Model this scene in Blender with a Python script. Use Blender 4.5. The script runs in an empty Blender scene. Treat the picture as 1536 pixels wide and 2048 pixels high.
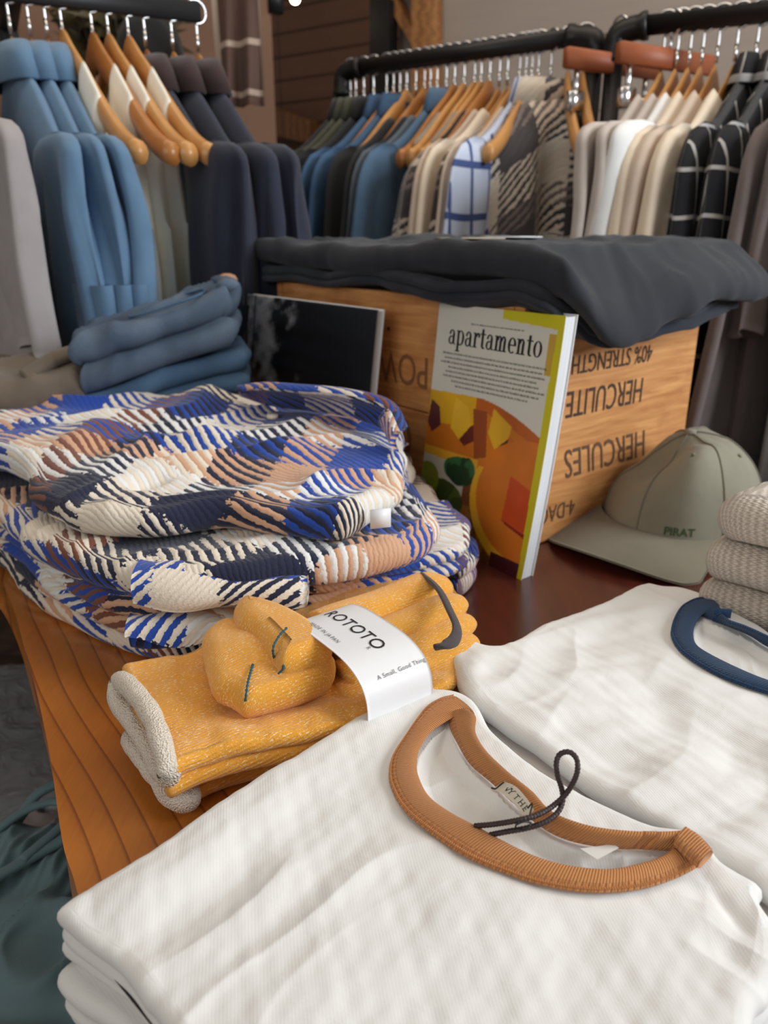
import bpy, math, random
import numpy as np
from mathutils import Vector, Matrix
# ------------------------------------------------------------------ camera, light, exposure
TZ = 0.75                                   # table top height
FPX = 1540.0; PITCH = math.radians(20.1); HC = 0.314
S = bpy.context.scene; COL = S.collection
S.view_settings.view_transform = 'Standard'; S.view_settings.look = 'None'
S.view_settings.gamma = 1.0; S.view_settings.use_curve_mapping = False
S.view_settings.exposure = -0.1
cd = bpy.data.cameras.new('camera'); cam = bpy.data.objects.new('camera', cd); COL.objects.link(cam)
cd.sensor_fit = 'VERTICAL'; cd.sensor_height = 36.0; cd.lens = 36.0*FPX/2048
cam.location = (0, 0, TZ+HC); cam.rotation_euler = (math.radians(90)-PITCH, 0, 0)
cd.clip_start = 0.02; cd.dof.use_dof = True; cd.dof.focus_distance = 0.44; cd.dof.aperture_fstop = 9.5
S.camera = cam
W = bpy.data.worlds.new('world'); S.world = W; W.use_nodes = True
W.node_tree.nodes['Background'].inputs[0].default_value = (1.0, 0.95, 0.9, 1)
W.node_tree.nodes['Background'].inputs[1].default_value = 0.24
def area(name, loc, target, sx, sy, power, color):
    l = bpy.data.lights.new(name, 'AREA'); l.shape = 'RECTANGLE'; l.size = sx; l.size_y = sy
    l.energy = power; l.color = color
    o = bpy.data.objects.new(name, l); COL.objects.link(o); o.location = loc
    o.rotation_euler = (Vector(target)-Vector(loc)).to_track_quat('-Z', 'Y').to_euler(); return o
area('window_daylight', (2.1, 0.1, 1.85), (0.0, 0.6, 0.8), 1.5, 1.1, 62, (0.91, 0.96, 1.0))
area('overhead_fill', (0.2, 1.2, 2.75), (0.2, 1.7, 0.9), 2.4, 1.0, 20, (1.0, 0.86, 0.7))  # added fill from above, brightens the back walls and racks
area('front_left_fill', (-1.3, -1.3, 1.9), (-0.2, 0.7, 0.7), 1.6, 1.2, 15, (1.0, 0.96, 0.9))  # unseen fill light, placed front left to brighten the clothes below the table

# ------------------------------------------------------------------ camera maths: pixel -> point on a horizontal plane / at a depth
def ray(x, y):
    dx = (x-768)/FPX; dy = -(y-1024)/FPX; c, s = math.cos(PITCH), math.sin(PITCH)
    return dx, c+dy*s, -s+dy*c
def P(x, y, z=0.0):
    d = ray(x, y); t = (z-HC)/d[2]; return (d[0]*t, d[1]*t, z)
def D(x, y, Y):
    d = ray(x, y); t = Y/d[1]; return (d[0]*t, Y, HC+d[2]*t)
def PP(pts, z): return [P(x, y, z)[:2] for x, y in pts]

# ------------------------------------------------------------------ object helpers
ROOTLOC = {}
def thing(name, label, cat, loc=(0, 0, 0), rotz=0, group=None):
    o = bpy.data.objects.new(name, None); COL.objects.link(o); o.empty_display_size = .05
    o.location = (loc[0], loc[1], loc[2]+TZ); o.rotation_euler = (0, 0, rotz)
    o['label'] = label; o['category'] = cat
    if group: o['group'] = group
    ROOTLOC[o.name] = Vector(loc) if rotz == 0 else None
    return o
def mk(name, V, F, mat, parent=None, uv=None, smooth=True, label=None, cat=None, group=None, kind=None, local=False, col=None, sub=None):
    """V in table coordinates (or already local). Parts are stored relative to their thing."""
    V = np.asarray(V, float)
    root = parent
    while root is not None and root.parent is not None: root = root.parent
    if parent is None:
        base = np.array([(V[:, 0].min()+V[:, 0].max())/2, (V[:, 1].min()+V[:, 1].max())/2, V[:, 2].min()])
        V = V-base
    elif not local:
        base = np.array(ROOTLOC[root.name]); V = V-base
    me = bpy.data.meshes.new(name)
    me.from_pydata(V.tolist(), [], F.tolist() if isinstance(F, np.ndarray) else F)
    if smooth: me.polygons.foreach_set('use_smooth', [True]*len(me.polygons))
    if uv is not None:
        l = me.uv_layers.new(name='UVMap'); vi = np.empty(len(me.loops), int); me.loops.foreach_get('vertex_index', vi)
        l.data.foreach_set('uv', np.asarray(uv, float)[vi].ravel())
    if col is not None:
        a = me.color_attributes.new(name='print', type='FLOAT_COLOR', domain='POINT')
        c = np.ones((len(V), 4)); c[:, :3] = col; a.data.foreach_set('color', c.ravel())
    if isinstance(mat, (list, tuple)):
        for m in mat: me.materials.append(m)
    else: me.materials.append(mat)
    me.update()
    o = bpy.data.objects.new(name, me); COL.objects.link(o)
    if parent is None:
        o.location = (base[0], base[1], base[2]+TZ); ROOTLOC[o.name] = Vector(base)
    else: o.parent = parent
    if label: o['label'] = label
    if cat: o['category'] = cat
    if group: o['group'] = group
    if kind: o['kind'] = kind
    return o
def join(parts):
    V = []; F = []; n = 0
    for v, f in parts:
        v = np.asarray(v, float).reshape(-1, 3); V.append(v)
        F += [[i+n for i in q] for q in (f.tolist() if isinstance(f, np.ndarray) else f)]; n += len(v)
    return np.vstack(V), F
def gridF(n, m, closeu=False, closev=False, off=0, flip=False):
    nu = n if closeu else n-1; nv = m if closev else m-1
    i, j = np.meshgrid(np.arange(nu), np.arange(nv), indexing='ij')
    a = i*m+j; b = ((i+1) % n)*m+j; c = ((i+1) % n)*m+(j+1) % m; d = i*m+(j+1) % m
    q = np.stack([a, b, c, d], -1).reshape(-1, 4)+off
    return q[:, ::-1] if flip else q
def box(x0, x1, y0, y1, z0, z1, M=None, bev=0):
    if bev:
        parts = []
        V = []
        for z, e in ((z0, bev), (z0+bev, 0), (z1-bev, 0), (z1, bev)):
            V += [(x0+e, y0+e, z), (x1-e, y0+e, z), (x1-e, y1-e, z), (x0+e, y1-e, z)]
        F = [[3, 2, 1, 0], [12, 13, 14, 15]]
        for k in range(3):
            for j in range(4): F.append([k*4+j, k*4+(j+1) % 4, k*4+4+(j+1) % 4, k*4+4+j])
    else:
        V = [(x, y, z) for x in (x0, x1) for y in (y0, y1) for z in (z0, z1)]
        F = [[0, 1, 3, 2], [4, 6, 7, 5], [0, 4, 5, 1], [2, 3, 7, 6], [0, 2, 6, 4], [1, 5, 7, 3]]
    V = np.array(V, float)
    if M is not None: V = np.array([list(M @ Vector(v)) for v in V])
    return V, F
def frame2(o, ux, uy=None):
    """matrix with x along ux, z up"""
    ux = Vector((ux[0], ux[1], 0)).normalized(); uy = Vector((-ux.y, ux.x, 0)); uz = Vector((0, 0, 1))
    M = Matrix((ux, uy, uz)).transposed().to_4x4(); M.translation = Vector(o); return M
def catmull(pts, n, closed=False):
    pts = np.asarray(pts, float); N = len(pts)
    if closed: idx = lambda k: pts[k % N]; segs = N
    else:
        e0 = 2*pts[0]-pts[1]; e1 = 2*pts[-1]-pts[-2]
        ext = np.vstack([e0, pts, e1]); idx = lambda k: ext[k+1]; segs = N-1
    out = []
    for s in range(segs):
        p0, p1, p2, p3 = idx(s-1), idx(s), idx(s+1), idx(s+2)
        t = np.linspace(0, 1, 14, endpoint=False)[:, None]
        out.append(.5*((2*p1)+(-p0+p2)*t+(2*p0-5*p1+4*p2-p3)*t**2+(-p0+3*p1-3*p2+p3)*t**3))
    out.append(idx(0 if closed else N-1)[None] if not closed else pts[:1])
    c = np.vstack(out); return resample(c, n, closed)
def resample(c, n, closed=False):
    c = np.asarray(c, float); d = np.r_[0, np.cumsum(np.linalg.norm(np.diff(c, axis=0), axis=1))]
    t = np.linspace(0, d[-1], n+1)[:-1] if closed else np.linspace(0, d[-1], n)
    return np.stack([np.interp(t, d, c[:, k]) for k in range(c.shape[1])], -1)
def tube(path, r, k=8, closed=False, cap=True, flat=1.0, up=(0, 0, 1)):
    """r scalar or array; flat = ratio of the section along 'up'"""
    p = np.asarray(path, float); n = len(p); r = np.broadcast_to(np.asarray(r, float), (n,))
    if closed: t = np.roll(p, -1, 0)-np.roll(p, 1, 0)
    else: t = np.gradient(p, axis=0)
    t /= np.linalg.norm(t, axis=1)[:, None]+1e-12
    upv = np.array(up, float); a = np.cross(t, upv); nn = np.linalg.norm(a, axis=1)[:, None]
    alt = np.cross(t, np.array([1., .1, 0])); a = np.where(nn < .12, alt, a); a /= np.linalg.norm(a, axis=1)[:, None]
    for i in range(1, n):
        if np.dot(a[i], a[i-1]) < 0: a[i] = -a[i]
    b = np.cross(a, t); th = np.linspace(0, 2*np.pi, k, endpoint=False)
    V = p[:, None]+r[:, None, None]*(np.cos(th)[None, :, None]*a[:, None]+flat*np.sin(th)[None, :, None]*b[:, None])
    F = gridF(n, k, closed, True).tolist()
    if cap and not closed: F += [list(range(k)), [(n-1)*k+j for j in range(k-1, -1, -1)]]
    return V.reshape(-1, 3), F
def noise(x, y, seed, freq, octv=3, gain=.5):
    rng = np.random.RandomState(seed); out = 0; amp = 1; tot = 0
    for o in range(octv):
        s = 0
        for _ in range(5):
            a = rng.uniform(0, 2*np.pi); f = freq*rng.uniform(.7, 1.4)*2*np.pi
            s = s+np.sin(f*(np.cos(a)*x+np.sin(a)*y)+rng.uniform(0, 6.28))
        out = out+amp*s/2.6; tot += amp; amp *= gain; freq *= 2
    return out/tot
def folds(x, y, seed, ang, freq, stretch=4.0, sharp=1.6, warp=.25):
    """long soft ridges running along ang (deg), spacing ~1/freq m, 0..1"""
    a = math.radians(ang); u = x*math.cos(a)+y*math.sin(a); v = -x*math.sin(a)+y*math.cos(a)
    v = v+warp/freq*noise(x, y, seed+7, freq*.5, 2)
    n = noise(u/stretch, v, seed, freq, 2)
    return (1-np.abs(np.clip(n, -1, 1)))**sharp
def seg_ridges(x, y, L):
    """L: list of (ax,ay,bx,by,width,amp) soft tapered ridges / valleys"""
    h = np.zeros_like(x)
    for ax, ay, bx, by, w, amp in L:
        dx, dy = bx-ax, by-ay; l2 = dx*dx+dy*dy
        t = np.clip(((x-ax)*dx+(y-ay)*dy)/l2, 0, 1); d = np.hypot(x-ax-t*dx, y-ay-t*dy)
        h = h+amp*np.exp(-(d/w)**2)*(.25+.75*np.sin(np.pi*np.clip(t, .02, .98)))
    return h
def inside(x, y, poly):
    r = np.zeros(x.shape, bool); n = len(poly)
    for i in range(n):
        x0, y0 = poly[i]; x1, y1 = poly[(i+1) % n]
        c = ((y0 > y) != (y1 > y)) & (x < (x1-x0)*(y-y0)/(y1-y0+1e-12)+x0); r ^= c
    return r
def dist_poly(x, y, poly, closed=True):
    d = np.full(x.shape, 1e9); n = len(poly)
    for i in range(n if closed else n-1):
        ax, ay = poly[i]; bx, by = poly[(i+1) % n]; dx, dy = bx-ax, by-ay
        t = np.clip(((x-ax)*dx+(y-ay)*dy)/(dx*dx+dy*dy+1e-12), 0, 1)
        d = np.minimum(d, np.hypot(x-ax-t*dx, y-ay-t*dy))
    return d
def slab(corners, sides_n, z0, z1, layers=1, nr=8, disp=None, zfun=None, rough=.25, seed=1, uvrot=0, uvoff=(0, 0), smooth_it=3, pinch=.0, uvscale=1.0, amp_xy=0.0):
    """soft folded cloth: corners = 4 polylines (closed loop, ccw or cw) in plan; returns V,F,UV.
       top is a Coons grid displaced by disp(x,y); the rim shows `layers` folded edges."""
    n, m = sides_n
    A, B, C, Dd = [np.asarray(s, float) for s in corners]
    A = catmull(A, n) if len(A) > 2 else resample(A, n); B = catmull(B, m) if len(B) > 2 else resample(B, m)
    C = catmull(C, n) if len(C) > 2 else resample(C, n); Dd = catmull(Dd, m) if len(Dd) > 2 else resample(Dd, m)
    # A: c0->c1, B: c1->c2, C: c2->c3, D: c3->c0
    per = np.vstack([A[:-1], B[:-1], C[:-1], Dd[:-1]]); Np = len(per)
    if amp_xy:
        s = np.arange(Np)*.01; ctr = per.mean(0)
        per = per+((per-ctr)/np.linalg.norm(per-ctr, axis=1)[:, None])*(amp_xy*noise(per[:, 0], per[:, 1], seed+3, 9, 3))[:, None]
    for _ in range(smooth_it): per = .5*per+.25*(np.roll(per, 1, 0)+np.roll(per, -1, 0))
    area2 = np.sum(per[:, 0]*np.roll(per[:, 1], -1)-np.roll(per[:, 0], -1)*per[:, 1]); sg = 1 if area2 > 0 else -1
    T = z1-z0; r = T/(2*layers)
    tan = np.roll(per, -1, 0)-np.roll(per, 1, 0); tan /= np.linalg.norm(tan, axis=1)[:, None]
    nor = sg*np.stack([tan[:, 1], -tan[:, 0]], -1)
    ns_ = int(np.clip((r/(np.linalg.norm(np.diff(per, axis=0), axis=1).mean()+1e-9))**2*1.2, 4, 90))
    for _ in range(max(4, ns_//2)): nor = .5*nor+.25*(np.roll(nor, 1, 0)+np.roll(nor, -1, 0))
    nor /= np.linalg.norm(nor, axis=1)[:, None]
    inn = per-nor*r                                    # where the top sheet starts to roll over
    for _ in range(ns_): inn = .5*inn+.25*(np.roll(inn, 1, 0)+np.roll(inn, -1, 0))
    Ai = inn[:n]; Bi = inn[n-1:n-1+m]; Ci = inn[n+m-2:n+m-2+n]; Di = np.vstack([inn[2*n+m-3:], inn[:1]])
    s = np.linspace(0, 1, n)[:, None, None]; t = np.linspace(0, 1, m)[None, :, None]
    Cr = Ci[::-1]; Dr = Di[::-1]
    G = (1-t)*Ai[:, None]+t*Cr[:, None]+(1-s)*Dr[None]+s*Bi[None]-((1-s)*(1-t)*Ai[0]+s*(1-t)*Ai[-1]+(1-s)*t*Cr[0]+s*t*Cr[-1])
    x, y = G[..., 0], G[..., 1]
    dz = disp(x, y) if disp else np.zeros_like(x)
    # perimeter order
    pi = [(i, 0) for i in range(n-1)]+[(n-1, j) for j in range(m-1)]+[(i, m-1) for i in range(n-1, 0, -1)]+[(0, j) for j in range(m-1, 0, -1)]
    pi = np.array(pi); perdz = dz[pi[:, 0], pi[:, 1]]
    z = z1+dz
    V = [np.stack([x, y, z], -1).reshape(-1, 3)]
    ca, sa = math.cos(math.radians(uvrot)), math.sin(math.radians(uvrot))
    def uvof(a, b): return np.stack([(a*ca-b*sa)*uvscale+uvoff[0], (a*sa+b*ca)*uvscale+uvoff[1]], -1)
    U = [uvof(x, y).reshape(-1, 2)]
    top_idx = pi[:, 0]*m+pi[:, 1]
    rings = [top_idx]; base = n*m; arc = 0
    sP = np.r_[0, np.cumsum(np.linalg.norm(np.diff(per, axis=0), axis=1))]
    for L in range(layers):
        k = 1+rough*noise(per[:, 0]+L*3.1, per[:, 1], seed+L*11, 7, 3)
        sh = 0 if L == 0 else rough*r*2.2*noise(per[:, 0]+L*1.7, per[:, 1]-L, seed+50+L, 5, 2)
        for j in range(1, nr+1):
            ph = np.pi*j/nr
            off = -r+r*np.sin(ph)*k*1.0+sh*np.sin(ph) - (pinch*r if j == nr else 0)
            zz = z1-T*(L/layers)-r*(1-np.cos(ph)); wgt = np.clip((zz-z0)/max(T, 1e-6), 0, 1)
            pz = zz+perdz*wgt+(rough*r*.5*noise(per[:, 0]-2*L, per[:, 1], seed+90+L, 6, 2) if 0 < L and j < nr else 0)
            arc += np.pi*r/nr
            q = per+nor*off[:, None]
            if L == 0 and j <= nr//2: wq = (1-math.sin(ph))**1.0; q = q+(inn-(per-nor*r))*wq
            V.append(np.c_[q, pz]); U.append(uvof(*(per+nor*arc).T))
            rings.append(base+np.arange(Np)); base += Np
    F = gridF(n, m, flip=(sg < 0)).tolist()
    for a, b in zip(rings[:-1], rings[1:]):
        a2, b2 = np.roll(a, -1), np.roll(b, -1)
        q = np.stack([a, b, b2, a2], -1); F += (q if sg > 0 else q[:, ::-1]).tolist()
    F.append((rings[-1][::-1] if sg > 0 else rings[-1]).tolist())
    V = np.vstack(V); U = np.vstack(U)
    if zfun: V[:, 2] += zfun(V[:, 0], V[:, 1])
    return V, F, U
def ribbon(A, B, n, thick, k=14, bulge=0.0, closed=False, lift=None):
    """band between two 3-D edge curves, thickness upward"""
    A = catmull(A, n, closed); B = catmull(B, n, closed)
    up_ = np.array([0, .015, .05, .12, .22, .36, .5, .64, .78, .88, .95, .985, 1.0]); k = 24
    u = np.r_[up_, up_[-2:0:-1]]; hgt = (1-np.abs(2*u-1)**7); sgn = np.r_[np.ones(13), -np.ones(11)]; hgt = hgt*sgn
    t = np.gradient((A+B)/2, axis=0); w = B-A; nrm = np.cross(t, w); nrm /= np.linalg.norm(nrm, axis=1)[:, None]+1e-12
    nrm = np.where(nrm[:, 2:3] < 0, -nrm, nrm)
    V = A[:, None]*(1-u)[None, :, None]+B[:, None]*u[None, :, None]+nrm[:, None]*((thick*.5*hgt+bulge*np.sin(np.pi*u))[None, :, None])
    L = np.r_[0, np.cumsum(np.linalg.norm(np.diff((A+B)/2, axis=0), axis=1))]
    UV = np.stack(np.broadcast_arrays(L[:, None], u[None]), -1).reshape(-1, 2)
    F = gridF(n, k, closed, True).tolist()
    if not closed: F += [list(range(k))[::-1], [(n-1)*k+j for j in range(k)]]
    return V.reshape(-1, 3), F, UV
def text_geo(s, size, spacing=1.0, bold=0.0, align='LEFT', shear=0.0):
    c = bpy.data.curves.new('t', 'FONT'); c.body = s; c.size = size; c.space_character = spacing; c.offset = bold
    c.align_x = align; c.shear = shear; c.resolution_u = 3
    o = bpy.data.objects.new('t', c); me = o.to_mesh()
    V = np.array([v.co[:] for v in me.vertices]); F = [list(p.vertices) for p in me.polygons]
    o.to_mesh_clear(); bpy.data.objects.remove(o); bpy.data.curves.remove(c); return V, F
def text_on(name, s, size, fn, mat, parent, spacing=1.0, bold=0.0, sx=1.0, align='LEFT', shear=0.0, label=None):
    V, F = text_geo(s, size, spacing, bold, align, shear)
    return mk(name, [fn(v[0]*sx, v[1]) for v in V], F, mat, parent, smooth=False, label=label)

# ------------------------------------------------------------------ materials
class MT:
    def __init__(s, name, rough=.8):
        s.m = bpy.data.materials.new(name); s.m.use_nodes = True; s.nt = s.m.node_tree
        s.b = s.nt.nodes['Principled BSDF']; s.b.inputs['Roughness'].default_value = rough
    def n(s, t, **k):
        nd = s.nt.nodes.new(t)
        for a, v in k.items():
            if a in nd.inputs: nd.inputs[a].default_value = v
            else: setattr(nd, a, v)
        return nd
    def l(s, a, b): s.nt.links.new(a, b)
    def math(s, op, a, b=None, c=None):
        nd = s.n('ShaderNodeMath', operation=op)
        for i, v in enumerate((a, b, c)):
            if v is None: continue
            if hasattr(v, 'links') or hasattr(v, 'is_linked'): s.l(v, nd.inputs[i])
            else: nd.inputs[i].default_value = v
        return nd.outputs[0]
    def ramp(s, f, stops, mode='LINEAR'):
        r = s.n('ShaderNodeValToRGB'); r.color_ramp.interpolation = mode; e = r.color_ramp.elements
        while len(e) < len(stops): e.new(0.5)
        for i, (p, c) in enumerate(stops): e[i].position = p; e[i].color = (*c, 1)
        s.l(f, r.inputs[0]); return r.outputs[0]
    def mix(s, f, a, b):
        nd = s.n('ShaderNodeMix', data_type='RGBA')
        for i, v in ((0, f), (6, a), (7, b)):
            if isinstance(v, (int, float)): nd.inputs[i].default_value = v
            elif isinstance(v, tuple): nd.inputs[i].default_value = (*v, 1)
            else: s.l(v, nd.inputs[i])
        return nd.outputs[2]
    def noise(s, scale, vec=None, detail=3, dist=0):
        nd = s.n('ShaderNodeTexNoise', Scale=scale, Detail=detail, Distortion=dist)
        if vec is not None: s.l(vec, nd.inputs['Vector'])
        return nd.outputs['Fac']
    def coord(s, k='Object'): return s.n('ShaderNodeTexCoord').outputs[k]
    def uv(s): return s.n('ShaderNodeTexCoord').outputs['UV']
    def xyz(s, vec):
        nd = s.n('ShaderNodeSeparateXYZ'); s.l(vec, nd.inputs[0]); return nd.outputs
    def mapping(s, vec, scale=(1, 1, 1), rot=(0, 0, 0)):
        nd = s.n('ShaderNodeMapping'); s.l(vec, nd.inputs[0]); nd.inputs['Scale'].default_value = scale; nd.inputs['Rotation'].default_value = rot; return nd.outputs[0]
    def bump(s, h, strength=.3, dist=.001, prev=None):
        nd = s.n('ShaderNodeBump', Strength=strength, Distance=dist); s.l(h, nd.inputs['Height'])
        if prev is not None: s.l(prev, nd.inputs['Normal'])
        s.l(nd.outputs[0], s.b.inputs['Normal']); return nd.outputs[0]
    def color(s, c):
        if isinstance(c, tuple): s.b.inputs['Base Color'].default_value = (*c, 1)
        else: s.l(c, s.b.inputs['Base Color'])
def sr(r, g, b):
    f = lambda v: (v/255/12.92 if v/255 <= .04045 else ((v/255+.055)/1.055)**2.4); return (f(r), f(g), f(b))
def cloth(name, c, c2=None, mott=40, weave=900, wb=.25, rough=.9, sheen=.15, soft=18, sb=.25):
    M = MT(name, rough); co = M.coord(); c2 = c2 or tuple(v*.82 for v in c)
    f = M.noise(mott, co, 4); M.color(M.mix(f, c, c2))
    n1 = M.bump(M.noise(soft, co, 3), sb, .004); M.bump(M.noise(weave, co, 2), wb, .0006, n1)
    M.b.inputs['Sheen Weight'].default_value = sheen; return M.m
def plain(name, c, rough=.5, metal=0.0, emit=None, es=1.0):
    M = MT(name, rough); M.color(c); M.b.inputs['Metallic'].default_value = metal
    if emit: M.b.inputs['Emission Color'].default_value = (*emit, 1); M.b.inputs['Emission Strength'].default_value = es
    return M.m
def wood(name, ca, cb, scale=(8, 1, 8), rough=.45, ring=9.0, bump=.1):
    M = MT(name, rough); v = M.mapping(M.coord(), scale)
    w = M.n('ShaderNodeTexWave', wave_type='BANDS', Scale=ring, Distortion=5.0, Detail=3.0, bands_direction='X'); M.l(v, w.inputs['Vector'])
    w.inputs['Detail Scale'].default_value = 1.2
    f = M.math('MULTIPLY', w.outputs['Fac'], M.noise(6, v, 4)); M.color(M.ramp(f, [(0, cb), (.55, ca)])); M.bump(f, bump, .001); return M.m
def jersey(name, c, c2):
    M = MT(name, .9); uv = M.uv(); f = M.noise(28, uv, 5); M.color(M.mix(f, c, c2))
    n1 = M.bump(M.noise(60, uv, 4, .6), .28, .0025)
    w = M.n('ShaderNodeTexWave', Scale=330.0, Distortion=.6, bands_direction='DIAGONAL'); M.l(uv, w.inputs['Vector'])
    n2 = M.bump(w.outputs['Fac'], .12, .0004, n1); M.bump(M.noise(1800, uv, 2), .12, .0004, n2)
    M.b.inputs['Sheen Weight'].default_value = .2; return M.m
def ribbing(name, c, dark, pitch=750.0, stitches=True):
    M = MT(name, .85); x = M.xyz(M.uv()); u, v = x[0], x[1]
    s = M.math('SINE', M.math('MULTIPLY', u, 2*math.pi*pitch)); s = M.math('MULTIPLY_ADD', s, .5, .5)
    base = M.mix(M.math('MULTIPLY', s, .6), c, dark)
    nz = M.noise(180, M.uv(), 3); base = M.mix(M.math('MULTIPLY', nz, .35), base, dark)
    h = s
    if stitches:                                    # chain-stitched zone near the outer edge
        z = M.math('SINE', M.math('MULTIPLY', v, 2*math.pi*7)); z = M.math('GREATER_THAN', M.math('ABSOLUTE', z), .5)
        inz = M.math('GREATER_THAN', v, .70)
        line = M.math('MULTIPLY', inz, M.math('SUBTRACT', 1.0, z))
        base = M.mix(M.math('MULTIPLY', line, .55), base, dark)
        st = M.math('SINE', M.math('MULTIPLY', u, 2*math.pi*420)); h = M.math('ADD', s, M.math('MULTIPLY', inz, M.math('MULTIPLY_ADD', st, .8, z)))
    M.color(base); M.bump(h, .8, .0008); M.b.inputs['Sheen Weight'].default_value = .1; return M.m
def heather(name, base, fleck, dark, rib=True):
    M = MT(name, .95); uv = M.uv(); a = M.noise(900, M.mapping(uv, (.5, 1.3, 1)), 2); b = M.noise(60, uv, 3)
    g = M.math('GREATER_THAN', M.math('ADD', a, M.math('MULTIPLY', b, .22)), .725)
    c = M.mix(M.noise(25, uv, 3), base, dark); M.color(M.mix(M.math('MULTIPLY', g, .75), c, fleck))
    w = M.n('ShaderNodeTexWave', Scale=135.0, Distortion=.5, bands_direction='Y'); M.l(uv, w.inputs['Vector'])
    n1 = M.bump(w.outputs['Fac'], .35, .0012); M.bump(M.noise(1100, uv, 2), .5, .0008, n1)
    M.b.inputs['Sheen Weight'].default_value = .25; return M.m
def twill_plaid(name, bands_u, bands_v, period, pitch, bump=.8, jit=.35):
    """woven twill plaid: warp colour where the diagonal is up, weft colour where it is down"""
    M = MT(name, .92); uv = M.uv(); x = M.xyz(uv)
    nz = M.math('MULTIPLY_ADD', M.noise(220, uv, 2), jit*2, M.math('MULTIPLY', M.noise(9, uv, 2), 2.6))
    d = M.math('ADD', M.math('MULTIPLY', M.math('ADD', M.math('MULTIPLY', x[0], .55), x[1]), pitch), nz)
    fr = M.math('FRACT', d); up = M.math('GREATER_THAN', fr, .5)
    j2 = M.math('MULTIPLY_ADD', M.noise(260, uv, 2), .05, -.025)
    uu = M.math('FRACT', M.math('ADD', M.math('MULTIPLY', x[0], 1/period), j2)); vv = M.math('FRACT', M.math('ADD', M.math('MULTIPLY', x[1], 1/period), j2))
    M.color(M.mix(up, M.ramp(uu, bands_u, 'CONSTANT'), M.ramp(vv, bands_v, 'CONSTANT')))
    h = M.math('ABSOLUTE', M.math('SINE', M.math('MULTIPLY', d, 2*math.pi)))
    n1 = M.bump(h, bump, .0016); M.bump(M.noise(900, uv, 2), .4, .0008, n1)
    M.b.inputs['Sheen Weight'].default_value = .2; return M.m
def denim(name, c, worn, rough=.9):
    M = MT(name, rough); co = M.coord(); f = M.ramp(M.noise(9, co, 5, .4), [(.35, c), (.72, worn)])
    t = M.noise(700, M.mapping(co, (1, 1, .25)), 2); M.color(M.mix(M.math('MULTIPLY', t, .35), f, tuple(v*.55 for v in c)))
    n1 = M.bump(M.noise(22, co, 4), .4, .004); M.bump(t, .3, .0008, n1); return M.m
def windowpane(name, base, line, pu, pv, w=.09):
    M = MT(name, .9); x = M.xyz(M.uv())
    a = M.math('LESS_THAN', M.math('FRACT', M.math('MULTIPLY', x[0], 1/pu)), w); b = M.math('LESS_THAN', M.math('FRACT', M.math('MULTIPLY', x[1], 1/pv)), w)
    M.color(M.mix(M.math('MAXIMUM', a, b), base, line)); M.bump(M.noise(30, M.uv(), 3), .3, .004); return M.m

CREAM = sr(226, 214, 196); NAVY = sr(22, 27, 56); ROYAL = sr(24, 66, 158); TAN = sr(206, 160, 128); BROWN = sr(120, 68, 50); WHITE = sr(228, 228, 226)
M_plaid = twill_plaid('plaid_twill', [(0, CREAM), (.17, NAVY), (.33, TAN), (.46, ROYAL), (.6, CREAM), (.74, BROWN), (.86, NAVY)],
                      [(0, WHITE), (.14, ROYAL), (.33, CREAM), (.47, NAVY), (.63, WHITE), (.76, TAN), (.87, ROYAL)], .34, 96, .4, .2)
M_tee = jersey('white_jersey', sr(233, 232, 229), sr(222, 220, 216))
M_tee2 = jersey('cream_jersey', sr(232, 224, 218), sr(220, 210, 204))
M_tan = ribbing('tan_rib', sr(222, 154, 92), sr(164, 100, 52))
M_navy = ribbing('navy_rib', sr(38, 76, 116), sr(18, 40, 70), 600)
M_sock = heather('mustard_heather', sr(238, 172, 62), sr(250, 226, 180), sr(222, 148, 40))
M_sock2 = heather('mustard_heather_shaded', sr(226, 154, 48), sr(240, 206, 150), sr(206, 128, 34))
def terry():
    M = MT('cream_terry', .98); co = M.coord(); v = M.n('ShaderNodeTexVoronoi', Scale=900.0); M.l(co, v.inputs['Vector'])
    M.color(M.mix(v.outputs['Distance'], sr(246, 238, 224), sr(222, 208, 190))); M.bump(v.outputs['Distance'], .9, .0015); return M.m
M_terry = terry()
M_paper = plain('white_paper', sr(232, 232, 234), .45)
M_ink = plain('black_ink', sr(26, 26, 28), .6)
M_greyink = plain('grey_ink', sr(110, 110, 110), .6)
M_cord = cloth('dark_brown_waxed_cord', sr(62, 42, 42), sr(36, 24, 26), 900, 1500, .6, .42, 0)
M_chrome = plain('chrome_wire', (.75, .75, .76), .22, 1.0)
GS = 1.12
M_pipe = plain('black_iron_pipe', sr(30, 28, 28), .42, .35)
M_blackmetal = plain('black_painted_steel', sr(34, 35, 38), .45, .2)
def hanger_wood(name, a, b):
    M = MT(name, .4); M.color(M.mix(M.noise(14, M.mapping(M.coord(), (1, 6, 6)), 3), a, b)); M.b.inputs['Coat Weight'].default_value = .2; return M.m
M_hang = hanger_wood('pale_hanger_wood', sr(208, 154, 90), sr(184, 126, 66)); M_hang2 = hanger_wood('amber_hanger_wood', sr(188, 126, 64), sr(156, 96, 42))
M_cedar = cloth('cedar_hanger_wood', sr(168, 92, 52), sr(140, 72, 38), 30, 200, .0, .5, 0, 10, .0)
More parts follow.
